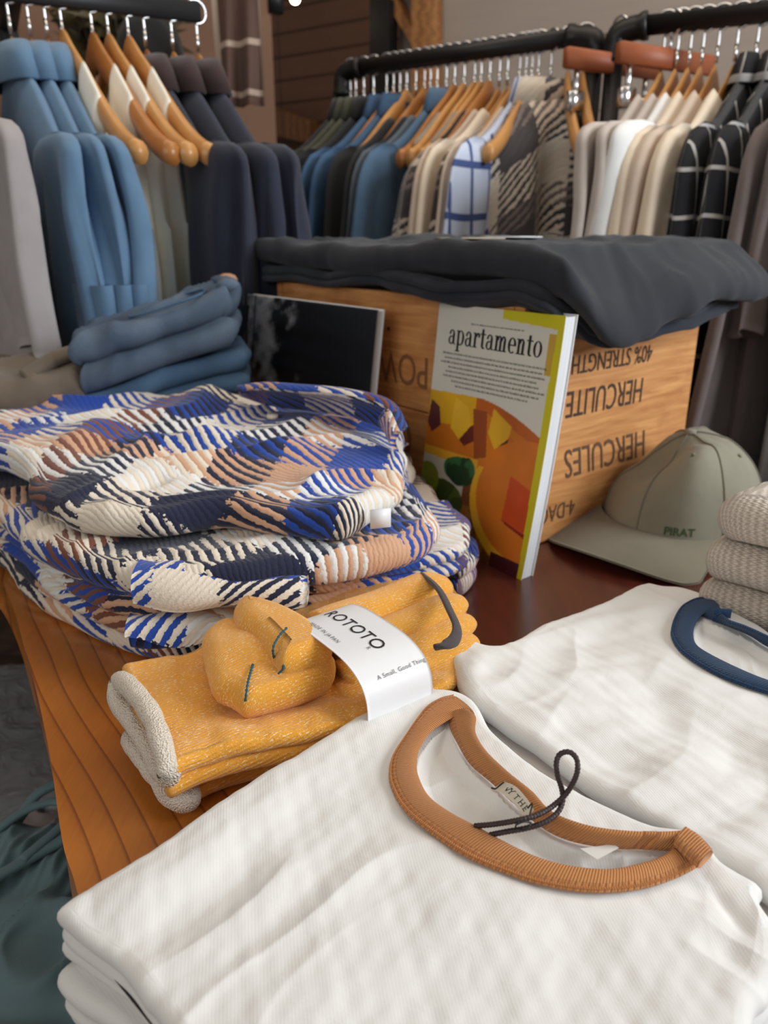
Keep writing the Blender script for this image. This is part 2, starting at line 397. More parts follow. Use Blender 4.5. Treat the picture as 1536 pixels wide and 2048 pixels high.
def crate_mat():
    M = MT('crate_pine', .62); co = M.coord(); v = M.mapping(co, (3, 3, 40)); g = M.noise(4, v, 5, .6)
    c = M.ramp(g, [(.3, sr(182, 118, 62)), (.7, sr(218, 158, 96))]); st = M.ramp(M.noise(11, co, 5), [(.5, (1, 1, 1)), (.72, (.52, .36, .24))])
    mx = M.n('ShaderNodeMix', data_type='RGBA', blend_type='MULTIPLY'); mx.inputs[0].default_value = .8; M.l(c, mx.inputs[6]); M.l(st, mx.inputs[7]); M.color(mx.outputs[2])
    M.bump(g, .25, .001); return M.m
M_crate = crate_mat()
TAB_A, TAB_B = .13, .17
def table_mat():
    M = MT('table_boards', .28); co = M.coord(); x = M.xyz(co)
    # long curved growth lines; honey coloured outer board, red-brown inner boards
    bend = M.math('MULTIPLY', M.noise(2.2, co, 2), .07)
    t = M.math('ADD', M.math('ADD', M.math('MULTIPLY', x[0], .87), M.math('MULTIPLY', x[1], .5)), M.math('ADD', bend, M.math('MULTIPLY', M.math('SINE', M.math('MULTIPLY_ADD', x[1], 9.0, 2.4)), .012)))
    fr = M.math('FRACT', M.math('MULTIPLY', t, 60)); ln = M.ramp(fr, [(0, (.0, .0, .0)), (.55, (.05, .05, .05)), (.80, (.2, .2, .2)), (.91, (.8, .8, .8)), (.96, (.0, .0, .0))])
    fine = M.noise(60, M.mapping(co, (8, .6, 1)), 3)
    honey = M.mix(ln, M.mix(fine, sr(196, 122, 44), sr(176, 100, 34)), sr(112, 54, 14))
    red = M.mix(M.noise(14, M.mapping(co, (6, .8, 1)), 4), sr(98, 42, 30), sr(54, 22, 18))
    edge = M.math('ADD', x[0], M.math('MULTIPLY', x[1], .55))
    sel = M.n('ShaderNodeMapRange'); M.l(edge, sel.inputs[0]); sel.inputs[1].default_value = TAB_A; sel.inputs[2].default_value = TAB_B
    M.color(M.mix(sel.outputs[0], honey, red)); M.bump(ln, .03, .0008); M.b.inputs['Coat Weight'].default_value = .3; M.b.inputs['Coat Roughness'].default_value = .25
    return M.m

# ------------------------------------------------------------------ the setting
def struct(name, V, F, mat): return mk(name, V, F, mat, None, smooth=False, kind='structure')
def siding(name, c, c2, pitch, gap=.05, grad=None):
    M = MT(name, .7); x = M.xyz(M.coord()); f = M.math('FRACT', M.math('MULTIPLY', x[2], 1/pitch)); g = M.math('LESS_THAN', f, gap)
    nz = M.noise(3, M.mapping(M.coord(), (1, 1, 12)), 4); M.color(M.mix(g, M.mix(nz, c, c2), tuple(v*.45 for v in c2))); M.bump(f, .3, .004); return M.m
M_grey = siding('taupe_painted_siding', sr(172, 160, 150), sr(156, 144, 134), .2, .03)
M_plank = siding('brown_plank_wall', sr(150, 108, 82), sr(128, 90, 68), .105, .12)
M_tanwall = plain('tan_plaster', sr(128, 98, 80), .9)
M_floor = wood('dark_floor_boards', sr(58, 42, 34), sr(34, 24, 20), (1, 8, 1), .6, 3)
R1 = Vector((.503, -.35, 0)).normalized(); N1 = Vector((-R1.y, R1.x, 0))       # along rack, away from camera
def wallM(o): return frame2(o, R1)
FZ = -TZ
struct('floor', *box(-4.5, 5, -3, 6, FZ-.05, FZ), M_floor)
p0 = Vector((-.089, 2.197, 0))+N1*.75
M = wallM(p0)
def wall_x(px, off=0.0):
    d = Vector(ray(px, 100)); c = Vector((0, 0, HC)); t = (p0+N1*off-c).dot(N1)/d.dot(N1); return (c+d*t-p0).dot(R1)
struct('wall_right', *box(wall_x(798), 3.4, 0, .1, FZ, 2.2, M), M_grey)
struct('wall_back', *box(-3.0, wall_x(798, .9)+.3, .9, 1.0, FZ, 2.2, M), M_plank)
RL = Vector((.9, .437, 0)).normalized(); NL = Vector((-RL.y, RL.x, 0))
ML = frame2(Vector((-.39, 1.33, 0))+NL*1.5, RL)
struct('wall_left', *box(-2.6, .74, 0, .1, FZ, 2.2, ML), M_tanwall)
M_timber = wood('pine_timber', sr(170, 118, 70), sr(138, 90, 50), (3, 3, 14), .6, 3)
#struct('trim_1', *box(.10, .26, -.06, .08, FZ, 2.2, M, .004), M_timber)        # timber post at the end of the siding

def on_wall(x, y, o=p0, nrm=N1, off=0.0):
    d = Vector(ray(x, y)); c = Vector((0, 0, HC)); t = (o+nrm*off-c).dot(nrm)/d.dot(nrm); return c+d*t
def beam(pts, off, th, nrm=N1, o=p0):
    """plank whose face is the polygon of image points lifted onto the wall plane, thickness th towards the room"""
    A = [on_wall(x, y, o, nrm, off) for x, y in pts]; B = [a-nrm*th for a in A]; n = len(A)
    F = [list(range(n)), list(range(2*n-1, n-1, -1))]+[[i, i+n, (i+1) % n+n, (i+1) % n] for i in range(n)]
    return [list(v) for v in A+B], F
struct('trim_1', *beam([(852, -60), (885, -60), (885, 700), (852, 700)], -.01, .09), M_timber)
struct('trim_2', *beam([(786, 2), (800, -12), (852, 80), (852, 112)], -.02, .06), M_timber)
struct('trim_3', *beam([(520, 6), (852, -22), (852, -60), (520, -40)], -.02, .07), M_timber)
struct('trim_4', *beam([(757, 4), (796, 4), (792, 620), (752, 620)], -.06, .05), M_pipe)
struct('trim_5', *beam([(500, 196), (640, 246), (640, 290), (500, 258)], .8, .07), M_timber)
struct('trim_6', *beam([(500, 262), (640, 292), (640, 620), (500, 620)], .86, .05), M_tanwall)

# ------------------------------------------------------------------ racks
def rack_frame(name, label, A, B, r, mat, down=1.6, elbow=.03, ends=(True, True)):
    A = Vector(A); B = Vector(B); d = (B-A).normalized()
    t = thing(name, label, 'clothes rack', (A.x, A.y, FZ))
    mk('rail', *tube([A+d*elbow, B-d*elbow], r, 16), mat, t)
    for e, o, s in ((ends[0], A, 1), (ends[1], B, -1)):
        if not e: continue
        pts = [o+d*s*elbow*1.6, o+d*s*elbow*.5+Vector((0, 0, -.004)), o+Vector((0, 0, -elbow*.5)), o+Vector((0, 0, -elbow*1.6))]
        mk('elbow_fitting', *tube(catmull(pts, 14), [r*1.42]*2+[r*1.22]*10+[r*1.42]*2, 16), mat, t)
        mk('upright', *tube([o+Vector((0, 0, -elbow)), Vector((o.x, o.y, FZ+.02))], r, 14), mat, t)
        mk('foot_flange', *tube([Vector((o.x, o.y, FZ)), Vector((o.x, o.y, FZ+.02))], r*2.2, 16), mat, t)
    return t
RZ = .62
SC = (RZ-HC)/.38
r1a = Vector((-.105*SC, 2.208*SC, RZ)); r1b = Vector((.438*SC, 1.830*SC, RZ))
r2d = Vector((.887, -.462, 0)).normalized(); r2a = Vector((.468*SC, 1.786*SC, RZ)); r2b = r2a+r2d*1.1
rack_frame('pipe_clothes_rack', 'black iron pipe clothes rack in the middle, packed with wooden hangers', r1a, r1b, .015, M_pipe)
rack_frame('pipe_clothes_rack', 'black iron pipe clothes rack at the right edge with white tees and windowpane shirts', r2a, r2b, .015, M_pipe)
lb = Vector(P(400, 25, .63)); la = lb-RL*.62; lc = lb
def left_rack():
    t = thing('flat_bar_clothes_rack', 'flat black steel bar rack at upper left holding denim shirts', 'clothes rack', (la.x, la.y, FZ))
    M = frame2(la, RL); L = (lc-la).length
    mk('rail', *box(0, L, -.006, .006, -.014, .014, M, .002), M_blackmetal, t)
    for q in (0.0,): mk('upright', *box(q, q+.03, -.015, .015, FZ-la.z, .014, M, .002), M_blackmetal, t)
    mk('rear_upright', *box(L*.55, L*.55+.03, .25, .28, FZ-la.z, .4, M, .002), M_blackmetal, t)
    mk('bracket', *box(L*.55, L*.55+.03, .0, .28, .0, .02, M, .002), M_blackmetal, t)
left_rack()

# hangers ---------------------------------------------------------------
HM = {}
def hanger_meshes(drop, half, thin):   # thin = 0 for hangers inside a garment
    k = (drop, half, thin)
    if k in HM: return HM[k]
    n = 41; xs = np.linspace(-half, half, n); a = np.abs(xs)/half
    z = -.016-drop*(a*.35+.65*(3*a**2-2*a**3)); z = z+.014*np.exp(-(a/.12)**2)
    hh = .017+.012*(1-a)**1.5; ww = .0055+.008*a*thin
    if thin == 0: z = z-.014; hh = hh*.75; ww = ww*.6
    kk = 12; th = np.linspace(0, 2*np.pi, kk, endpoint=False)
    V = np.stack([np.broadcast_to(xs[:, None], (n, kk)), ww[:, None]*np.cos(th)[None]+(.012*a**2*(thin > 0))[:, None], z[:, None]+hh[:, None]*np.sin(th)[None]*.9-hh[:, None]*.5], -1)
    F = gridF(n, kk, False, True).tolist()+[list(range(kk)), [(n-1)*kk+j for j in range(kk-1, -1, -1)]]
    HM[k] = (V.reshape(-1, 3), F); return HM[k]
def make_hanger(neck, rot, mat, label, group, hook_h, hook_r, drop=.115, half=.195, thin=.6, kind='wooden_hanger'):
    t = thing(kind, label, 'hanger', neck, rot, group)
    if kind == 'wooden_hanger':
        V, F = hanger_meshes(drop, half, thin); mk('hanger_body', V, F, mat, t, local=True)
    else:
        V, F = box(-.10, .11, -.007, .007, -.03, .0, None, .0025); mk('clamp_bar', V, F, mat, t, local=True)
        for sx in (-.07, .085):
            mk('clip', *join([tube([(sx, 0, -.03), (sx, 0, -.075)], .0045, 8), box(sx-.014, sx+.014, -.006, .006, -.09, -.06, None, .002)]), M_chrome, t, local=True)
    mk('ferrule', *tube([(0, 0, -.006), (0, 0, .018)], .0028, 8), M_chrome, t, local=True)
    th = np.linspace(-.5*np.pi, 1.15*np.pi, 18)
    arc = [(0, hook_r*math.cos(a)*1.0, hook_h+hook_r*math.sin(a)) for a in th]
    pts = [(0, 0, .01), (0, 0, max(.02, hook_h-hook_r-.006))]+arc
    mk('hook', *tube(catmull(pts, 50), .0021, 6), M_chrome, t, local=True); return t

# hanging garments --------------------------------------------------------
def section_loft(zs, w, t, cx, cy, seed, fold=.006, nf=7, k=40, pw=2.4, shear=None):
    th = np.linspace(0, 2*np.pi, k, endpoint=False); c, s = np.cos(th), np.sin(th); rng = np.random.RandomState(seed)
    ph = rng.uniform(0, 6.28, 3); n = len(zs); V = np.zeros((n, k, 3)); UV = np.zeros((n, k, 2))
    for i, z in enumerate(zs):
        q = i/(n-1.0)
        x = cx[i]+w[i]*np.sign(c)*np.abs(c)**(2/pw); y = cy[i]+t[i]*np.sign(s)*np.abs(s)**(2/pw)
        dr = fold*min(1, q*2.2)*(np.sin(nf*th+ph[0]+1.2*math.sin(3*q+ph[1]))+.5*np.sin((2*nf+1)*th+ph[2]+2*q))
        x = x+dr*c*.6; y = y+dr*np.where(np.abs(s) > .3, np.sign(s), s/.3)*.9
        V[i, :, 0] = x; V[i, :, 1] = y; V[i, :, 2] = z+.006*np.sin(3*th+ph[1])*q
        UV[i, :, 0] = np.where(s >= 0, x, -x)+.3*(s < 0); UV[i, :, 1] = z
    return V.reshape(-1, 3), gridF(n, k, False, True).tolist()+[[(n-1)*k+j for j in range(k)]], UV.reshape(-1, 2)
def shoulder(ax, half_h, drop):
    a = np.abs(ax)/half_h; b = np.minimum(a, 1); return -.004-drop*(b*.35+.65*(3*b**2-2*b**3))-.9*np.maximum(a-1, 0)*half_h
def sheet_body(xs, ztop, zhem, th, seed, fold, bh, nf=38.0):
    """cloth hanging over a line: each column runs back hem, up, over the top, front hem"""
    n = len(xs); m = 25; s = np.linspace(-1, 1, 2*m-1); V = np.zeros((n, len(s), 3)); U = np.zeros((n, len(s), 2)); rng = np.random.RandomState(seed); ph = rng.uniform(0, 6.28, 4)
    for i, x in enumerate(xs):
        d = np.abs(s)**1.4*(ztop[i]-zhem); edge = max(0.0, 1-(abs(x)/bh)**4)**.5
        y = np.sign(s)*th*edge*np.sqrt(np.clip(d/.016, 0, 1))*np.clip(.45+d/.09, 0, 1)
        w = np.clip(d/.12, 0, 1); fy = fold*w*(np.sin(nf*x*(1-.25*d)+ph[0]+3*d)+.6*np.sin(nf*2.1*x+ph[1]-2*d))
        V[i, :, 0] = x*(1+.12*d); V[i, :, 1] = y+fy*edge; V[i, :, 2] = ztop[i]-d; U[i, :, 0] = x+.37*(s > 0); U[i, :, 1] = -d
    F = gridF(n, len(s)).tolist(); return V.reshape(-1, 3), F, U.reshape(-1, 2)
def garment(kind, neck, rot, mat, label, cat, group, L=.66, th=.017, sleeves='long', collar=None, collar_mat=None, half=.215, drop=.11, seed=0, sl=.55, sw=.062, gs=1.0):
    t = thing(kind, label, cat, neck, rot, group); t.scale = (gs, gs, gs); hh = .175
    xs = np.linspace(-half, half, 47); zt = shoulder(xs, hh, drop); nk = float(shoulder(np.array(.08), hh, drop))
    zt = zt-.014*np.exp(-(xs/.05)**2) if collar else np.where(np.abs(xs) < .08, nk-.012*(1-(xs/.08)**2), zt)
    zt = zt+.004
    V, F, U = sheet_body(xs, zt, -L, th, seed, .3*th, half); mk('body', V, F, mat, t, uv=U, local=True)
    if sleeves:
        n = 26; q = np.linspace(0, 1, n); Ls = sl if sleeves == 'long' else sl*.42; W0 = sw if sleeves == 'long' else sw*1.25
        for sx in (-1, 1):
            x0 = half-W0*.72; z0 = float(shoulder(np.array(x0), hh, drop))+.006; zs = z0-Ls*q**1.15
            cx = sx*(x0+(.085 if sleeves == 'long' else .10)*np.minimum(zs*0+(z0-zs), .4)/.4*1.0); cy = .004*np.sin(4*q+seed)
            w = W0*(1-.3*q)*np.sqrt(1-(1-np.clip(q*6+.02, 0, 1))**2); tt = th*.95*(1-.12*q)*np.sqrt(1-(1-np.clip(q*7+.03, 0, 1))**2)
            V, F, U = section_loft(zs, w, tt, cx, cy, seed+3+sx, .4*th, 3, pw=2.1); F.append(list(range(40))[::-1])
            s_ = mk('sleeve', V, F, mat, t, uv=U, local=True)
            if sleeves == 'long' and collar:
                mk('cuff', *section_loft(np.linspace(zs[-1]+.045, zs[-1]-.004, 4), w[-1]*np.array([1.05]*4), tt[-1]*np.array([1.2]*4), np.full(4, cx[-1]), np.full(4, cy[-1]), seed, .001, 3, pw=2.1)[:2], mat, s_, local=True, uv=np.stack([np.tile(np.linspace(0, .2, 40), 4), np.repeat(np.arange(4)*.014, 40)], -1))
    if collar:
        k = 36; th_ = np.linspace(0, 2*np.pi, k, endpoint=False); rows = []
        for (rx, ry, z) in [(.060, .012, -.055), (.050, .014, -.02), (.046, .014, -.006), (.049, .016, -.003), (.056, .021, -.016), (.070, .025, -.040), (.066, .022, -.041)]:
            rows.append(np.stack([rx*np.cos(th_), np.minimum(ry, th*1.4+.004)*np.sin(th_), z+0*th_], -1))
        mk('collar', np.array(rows).reshape(-1, 3), gridF(7, k, False, True), collar_mat or mat, t, local=True, uv=np.stack([np.tile(th_*.052, 7), np.repeat(np.arange(7)*.011, k)], -1))
    return t
def tank(neck, rot, mat, label, group, seed, L=.28, th=.012):
    t = thing('tank_top', label, 'tank top', neck, rot, group); t.scale = (1.3, 1.3, 1.3)
    xs = np.linspace(-.15, .15, 61); zt = shoulder(xs, .19, .115)+.006; a = np.abs(xs)
    zt = np.where(a < .07, zt-.10*(1-(a/.07)**4)**.5, zt); zt = np.where(a > .115, zt-.11*np.clip((a-.115)/.02, 0, 1)**.5, zt)
    V, F, U = sheet_body(xs, zt, -L, th, seed, .004, .15, 110.0); mk('body', V, F, mat, t, uv=U, local=True)
    return t
# cloth colours of the racks
C_chamb = cloth('light_blue_chambray', sr(102, 134, 164), sr(84, 116, 146), 60)
C_ivory = cloth('ivory_rib', sr(240, 237, 224), sr(230, 225, 210), 60)
C_navyc = cloth('navy_wool', sr(34, 40, 60), sr(24, 30, 48), 60)
C_cord = cloth('dark_brown_corduroy', sr(58, 38, 38), sr(44, 28, 30), 90)
C_grey = cloth('pale_grey_sweatshirt', sr(166, 160, 160), sr(150, 144, 144), 60)
C_black = cloth('black_cotton', sr(20, 20, 23), sr(14, 14, 16), 60)
C_olive = cloth('olive_drill', sr(66, 66, 50), sr(50, 52, 40), 60)
C_blue = denim('mid_blue_denim', sr(50, 80, 112), sr(70, 102, 134))
C_slate = cloth('slate_blue_cotton', sr(76, 104, 130), sr(60, 88, 114), 60)
C_bgrey = cloth('blue_grey_cotton', sr(86, 96, 106), sr(70, 80, 92), 60)
C_taupe = cloth('taupe_linen', sr(150, 138, 122), sr(132, 120, 104), 60)
C_beige = cloth('beige_cotton', sr(202, 182, 164), sr(186, 166, 148), 60)
C_crm = cloth('cream_cotton', sr(228, 212, 190), sr(212, 194, 170), 60)
C_wht = cloth('white_cotton', sr(232, 232, 230), sr(216, 216, 214), 60)
C_griege = cloth('greige_cotton', sr(196, 184, 174), sr(176, 164, 156), 60)
C_mauve = cloth('mauve_grey_cotton', sr(126, 114, 112), sr(108, 98, 96), 60)
C_window = windowpane('black_windowpane', sr(17, 18, 24), sr(176, 172, 168), .046, .05, .09)
C_check = windowpane('white_blue_check', sr(196, 206, 226), sr(66, 84, 136), .05, .07, .14)
C_lplaid = twill_plaid('charcoal_cream_plaid', [(0, sr(214, 202, 186)), (.5, sr(70, 66, 68))], [(0, sr(208, 196, 180)), (.45, sr(66, 62, 64)), (.75, sr(120, 108, 104))], .12, 80, .3)
M_scarf = windowpane('scarf_plaid', sr(92, 70, 62), sr(178, 160, 146), .11, .1, .12)

# rack on the left -----------------------------------------------------
rotL = math.atan2(RL.y, RL.x)-math.pi/2+math.radians(8)      # local y along the rail, local x across it (+x towards the camera side)
NEZ = -.048
def on_left(px): # point of the rail seen at column px
    d = Vector(ray(px, 40)); n = NL; t = (lb-Vector((0, 0, HC))).dot(n)/d.dot(n); q = Vector((0, 0, HC))+d*t; return Vector((q.x, q.y, lb.z+NEZ))
stemsL = [-95, -105, 18, 57, 91, 122, 182, 214, 254, 287, 341, 392]
specL = [None, ('sweatshirt', 'grey'), ('denim_shirt', 0), ('denim_shirt', 1), ('denim_shirt', 2), ('tank', 0), ('tank', 1), ('tank', 2), ('tank', 3), ('coat', 0), ('coat', 1), ('coat', 2)]
nameL = ['nearest pale grey sweatshirt', 'nearest pale grey sweatshirt', 'left-hand light blue shirt', 'middle light blue shirt', 'right-hand light blue shirt', 'first ivory tank top from the left', 'second ivory tank top from the left', 'third ivory tank top from the left', 'last ivory tank top', 'left-hand navy coat', 'middle navy coat', 'right-hand navy coat']
for i, px in enumerate(stemsL):
    sp = specL[i]
    if sp is None: continue
    nk = on_left(px); big = .125
    tk = sp[0] == 'tank'
    make_hanger(nk, rotL, M_hang if i % 3 else M_hang2, 'wooden hanger on the left flat bar holding the '+nameL[i], 'hangers on the left bar', -NEZ, .016, .15 if tk else .14, .26 if tk else .225, .8 if tk else 0)
    if sp[0] == 'sweatshirt': garment('sweatshirt', nk, rotL, C_grey, 'pale grey sweatshirt hanging at the left edge of the photo', 'sweatshirt', None, .34, .02, 'long', None, half=.215, drop=.11, seed=3, sl=.20, sw=.075, gs=1.35)
    if sp[0] == 'denim_shirt':
        lab = ['light blue denim shirt hanging frontmost, furthest left of three', 'light blue denim shirt hanging in the middle of three', 'light blue denim shirt hanging beside the ivory tank tops'][sp[1]]
        garment('denim_shirt', nk+Vector((0, 0, -.018)), rotL, C_chamb, lab, 'shirt', 'light blue shirts on the left bar', .31, .016, 'long', 'shirt', half=.2, drop=.11, seed=10+sp[1], sl=.18, sw=.07, gs=1.35)
    if sp[0] == 'tank':
        lab = ['ivory ribbed tank top next to the blue shirts', 'ivory ribbed tank top, second from the blue shirts', 'ivory ribbed tank top, third from the blue shirts', 'ivory ribbed tank top beside the navy coats'][sp[1]]
        tank(nk, rotL, C_ivory, lab, 'ivory tank tops on the left bar', 20+i)
    if sp[0] == 'coat':
        lab = ['navy coat with dark brown collar beside the ivory tank tops', 'navy coat with dark brown collar, middle of three', 'navy coat with dark brown collar at the right end of the flat bar'][sp[1]]
        garment('coat', nk+Vector((0, 0, -.02)), rotL, C_navyc, lab, 'coat', 'navy coats on the left bar', .31, .019, 'long', 'shirt', C_cord, half=.21, drop=.11, seed=30+i, sl=.2, sw=.085, gs=1.35)

# rack in the middle -----------------------------------------------------
def on_rail(px, a, d, dz):
    n = Vector((-d.y, d.x, 0)); r = Vector(ray(px, 100)); t = (a-Vector((0, 0, HC))).dot(n)/r.dot(n); q = Vector((0, 0, HC))+r*t; return Vector((q.x, q.y, a.z+dz))
rot1 = math.atan2(R1.y, R1.x)-math.pi/2; rot2 = math.atan2(r2d.y, r2d.x)-math.pi/2-math.radians(9)
R1d = (r1b-r1a).normalized()
stems1 = [118, 150, 198, 257, 335, 377, 415, 455, 510, 562, 597, 637, 692, 741, 798, 860, 898, 950, 1008, 1055, 1127, 1165, 1200, 1238, 1283, 1345, 1415, 1505]
stems1 = [660+v/2.954 for v in stems1]
G1 = [('black_shirt', 'shirt', C_black, 'long', 'shirt', 'black shirt hanging at the far left end of the middle rack'),
 ('field_jacket', 'jacket', C_olive, 'long', 'shirt', 'olive green jacket, left one of two on the middle rack'),
 ('field_jacket', 'jacket', C_olive, 'long', 'shirt', 'olive green jacket, right one of two beside the blue denim'),
 ('black_shirt', 'shirt', C_black, 'long', 'shirt', 'black shirt squeezed between olive jacket and blue denim shirt'),
 ('denim_shirt', 'shirt', C_blue, 'long', 'shirt', 'mid blue denim shirt beside the olive jackets'), None,
 ('denim_shirt', 'shirt', C_blue, 'long', 'shirt', 'mid blue denim shirt beside the black tees, collar raised'), None,
 ('black_tee', 't-shirt', C_black, 'long', None, 'black top, left one of two between the blue shirts'), None,
 ('black_tee', 't-shirt', C_black, 'long', None, 'black top, right one of two between the blue shirts'),
 ('slate_shirt', 'shirt', C_bgrey, 'long', None, 'blue grey shirt next to the black tops'),
 ('slate_shirt', 'shirt', C_slate, 'long', 'shirt', 'slate blue shirt with raised collar left of the bare hanger tips'), None,
 ('sleeveless_top', 'top', C_taupe, None, None, 'taupe sleeveless top hanging below the bare hanger tips, left one'), None,
 ('sleeveless_top', 'top', C_taupe, None, None, 'taupe sleeveless top hanging below the bare hanger tips, right one'),
 ('black_tee', 't-shirt', C_black, None, None, 'black top showing as a thin strip beside the beige tees'),
 ('beige_tee', 't-shirt', C_beige, 'long', None, 'beige tee, leftmost beside the thin black strip'),
 ('beige_tee', 't-shirt', C_crm, 'long', None, 'cream tee among the beige tees on the middle rack'), None,
 ('beige_tee', 't-shirt', C_beige, 'long', None, 'beige tee next to the white and blue checked shirt'),
 ('checked_shirt', 'shirt', C_check, 'long', 'shirt', 'white and blue checked shirt beside the charcoal plaid overshirt'), None, None,
 None, None, None]
for i, px in enumerate(stems1):
    nk = on_rail(px, r1a, R1d, -.056); g = G1[i]
    what = 'holding the '+g[5].split(',')[0] if g else 'with a bare arm'
    if i in (24, 25): continue
    rr_ = math.radians(-97) if i > 25 else rot1
    make_hanger(nk, rr_, M_hang2 if i % 4 == 1 else M_hang, 'wooden hanger on the middle rack, %s from the far end' % ['first', 'second', 'third', 'fourth', 'fifth', 'sixth', 'seventh', 'eighth', 'ninth', 'tenth', 'eleventh', 'twelfth', 'thirteenth', 'fourteenth', 'fifteenth', 'sixteenth', 'seventeenth', 'eighteenth', 'nineteenth', 'twentieth', 'twenty-first', 'twenty-second', 'twenty-third', 'twenty-fourth', 'twenty-fifth', 'twenty-sixth', 'twenty-seventh', 'last'][i], 'wooden hangers on the middle rack', .056, .0175, .11, .2 if (g is None or not g[3]) else .185, .5 if (g is None or not g[3]) else 0)
    if g:
        hl = .22 if g[3] else .15
        garment(g[0], nk, rot1, g[2], g[5], g[1], None, .68, .011 if g[3] else .014, g[3], g[4], half=hl, drop=.10, seed=60+i, sl=.55, sw=.07, gs=GS)
# charcoal plaid overshirt turned towards the room at the near end
nk = on_rail(1104, r1a, R1d, -.056)
garment('plaid_overshirt', nk, math.radians(-152), C_lplaid, 'charcoal and cream plaid wool overshirt turned towards the camera', 'overshirt', None, .64, .045, 'long', 'shirt', half=.20, drop=.10, seed=99, sl=.5, sw=.075, gs=1.25)
make_hanger(nk, math.radians(-152), M_hang, 'wooden hanger inside the charcoal plaid overshirt', None, .056, .0175, .09, .15, 0)

# rack on the right -----------------------------------------------------
stems2 = [1327, 1355, 1380, 1405, 1435, 1472, 1512, 1560, 1620, 1668, 1740, 1830]
G2 = [('white_tee', 't-shirt', C_griege, 'short', None, 'greige tee hanging leftmost on the right-hand rack'),
 ('white_tee', 't-shirt', C_griege, 'short', None, 'greige tee hanging behind the bright white tee'),
 ('white_tee', 't-shirt', C_wht, 'short', None, 'bright white boxy tee with a wide short sleeve'),
 ('cream_tee', 't-shirt', C_crm, 'long', None, 'cream tee right after the bright white tee'),
 ('cream_tee', 't-shirt', C_beige, 'long', None, 'beige tee between two cream tees on the right-hand rack'),
 ('cream_tee', 't-shirt', C_crm, 'long', None, 'ivory tee next to the black windowpane shirt'),
 ('windowpane_shirt', 'shirt', C_window, 'long', 'shirt', 'black windowpane shirt, left one of two'),
 ('windowpane_shirt', 'shirt', C_window, 'long', 'shirt', 'black windowpane shirt, right one of two beside the mauve top'),
 ('mauve_top', 'top', C_mauve, 'long', None, 'mauve grey top at the right, left one of two'),
 ('mauve_top', 'top', C_mauve, 'short', None, 'mauve grey tee at the right edge of the photo'),
 ('white_tee', 't-shirt', C_wht, 'short', None, 'white tee cut off by the right edge of the photo'),
 ('blue_shirt', 'shirt', C_slate, 'long', None, 'slate blue shirt low at the right edge of the photo')]
ordn = ['first', 'second', 'third', 'fourth', 'fifth', 'sixth', 'seventh', 'eighth', 'ninth', 'tenth', 'eleventh', 'twelfth']
for i, px in enumerate(stems2):
    nk = on_rail(px, r2a, r2d, -.056); g = G2[i]
    make_hanger(nk, rot2, M_hang, 'wooden hanger on the right-hand rack, %s from the left' % ordn[i], 'wooden hangers on the right-hand rack', .056, .0175, .11, .185, 0)
    garment(g[0], nk, rot2, g[2], g[5], g[1], None, .86 if i in (6, 7, 8, 9, 11) else .70, .017, g[3], g[4], half=.22, drop=.10, seed=100+i, sl=.52 if i < 8 else .56, sw=.085, gs=1.18)
for px, dy, lab in ((1340, 0, 'cedar clamp hanger with clips in front of the pipe elbow, right one'), (1236, .0, 'cedar clamp hanger with clips in front of the pipe elbow, left one')):
    nk = on_rail(px, r2a, r2d, -.036)
    make_hanger(nk, math.radians(-150), M_cedar, lab, 'cedar clamp hangers', 0.036, .0175, kind='clamp_hanger')

# scarf, dark hat and bulbs in the dim background
def hang_cloth(name, px0, px1, y0, y1, Y, mat, label, cat):
    a = D(px0, y0, Y); b = D(px1, y0, Y-.05); zb = D(px0, y1, Y)[2]; n, m = 40, 30
    u, v = np.meshgrid(np.linspace(0, 1, n), np.linspace(0, 1, m), indexing='ij')
    x = a[0]+(b[0]-a[0])*u; y = a[1]+(b[1]-a[1])*u+.02*np.sin(u*14+v)*v; z = a[2]+(zb-a[2])*v
    f = np.stack([x, y, z], -1).reshape(-1, 3); g = f+np.array([0, .008, 0])
    V = np.vstack([f, g]); F = gridF(n, m).tolist()+gridF(n, m, off=n*m, flip=True).tolist()
    UV = np.stack([u*abs(b[0]-a[0]), z], -1).reshape(-1, 2)
    mk(name, V, F, mat, None, uv=np.vstack([UV, UV]), label=label, cat=cat)
hang_cloth('plaid_scarf', 418, 514, -70, 215, 2.0, M_scarf, 'brown and grey plaid scarf hanging behind the left rack', 'scarf')
M_moss = cloth('dried_moss', sr(96, 84, 44), sr(54, 46, 24), 60, 300, .9)
def blob(name, c, r, mat, label, cat, seed, bump=.25, parent=None):
    n, m = 40, 40; u, v = np.meshgrid(np.linspace(0.02, np.pi-.02, n), np.linspace(0, 2*np.pi, m, endpoint=False), indexing='ij')
    x, y, z = np.sin(u)*np.cos(v), np.sin(u)*np.sin(v), np.cos(u); k = 1+bump*noise(x*1.3+z, y+z*.7, seed, 1.0, 3)
    V = np.stack([c[0]+r[0]*x*k, c[1]+r[1]*y*k, c[2]+r[2]*z*k], -1).reshape(-1, 3)
    F = gridF(n, m, False, True, flip=True).tolist()+[list(range(m))[::-1], [(n-1)*m+j for j in range(m)]]
    return mk(name, V, F, mat, parent, label=label, cat=cat)
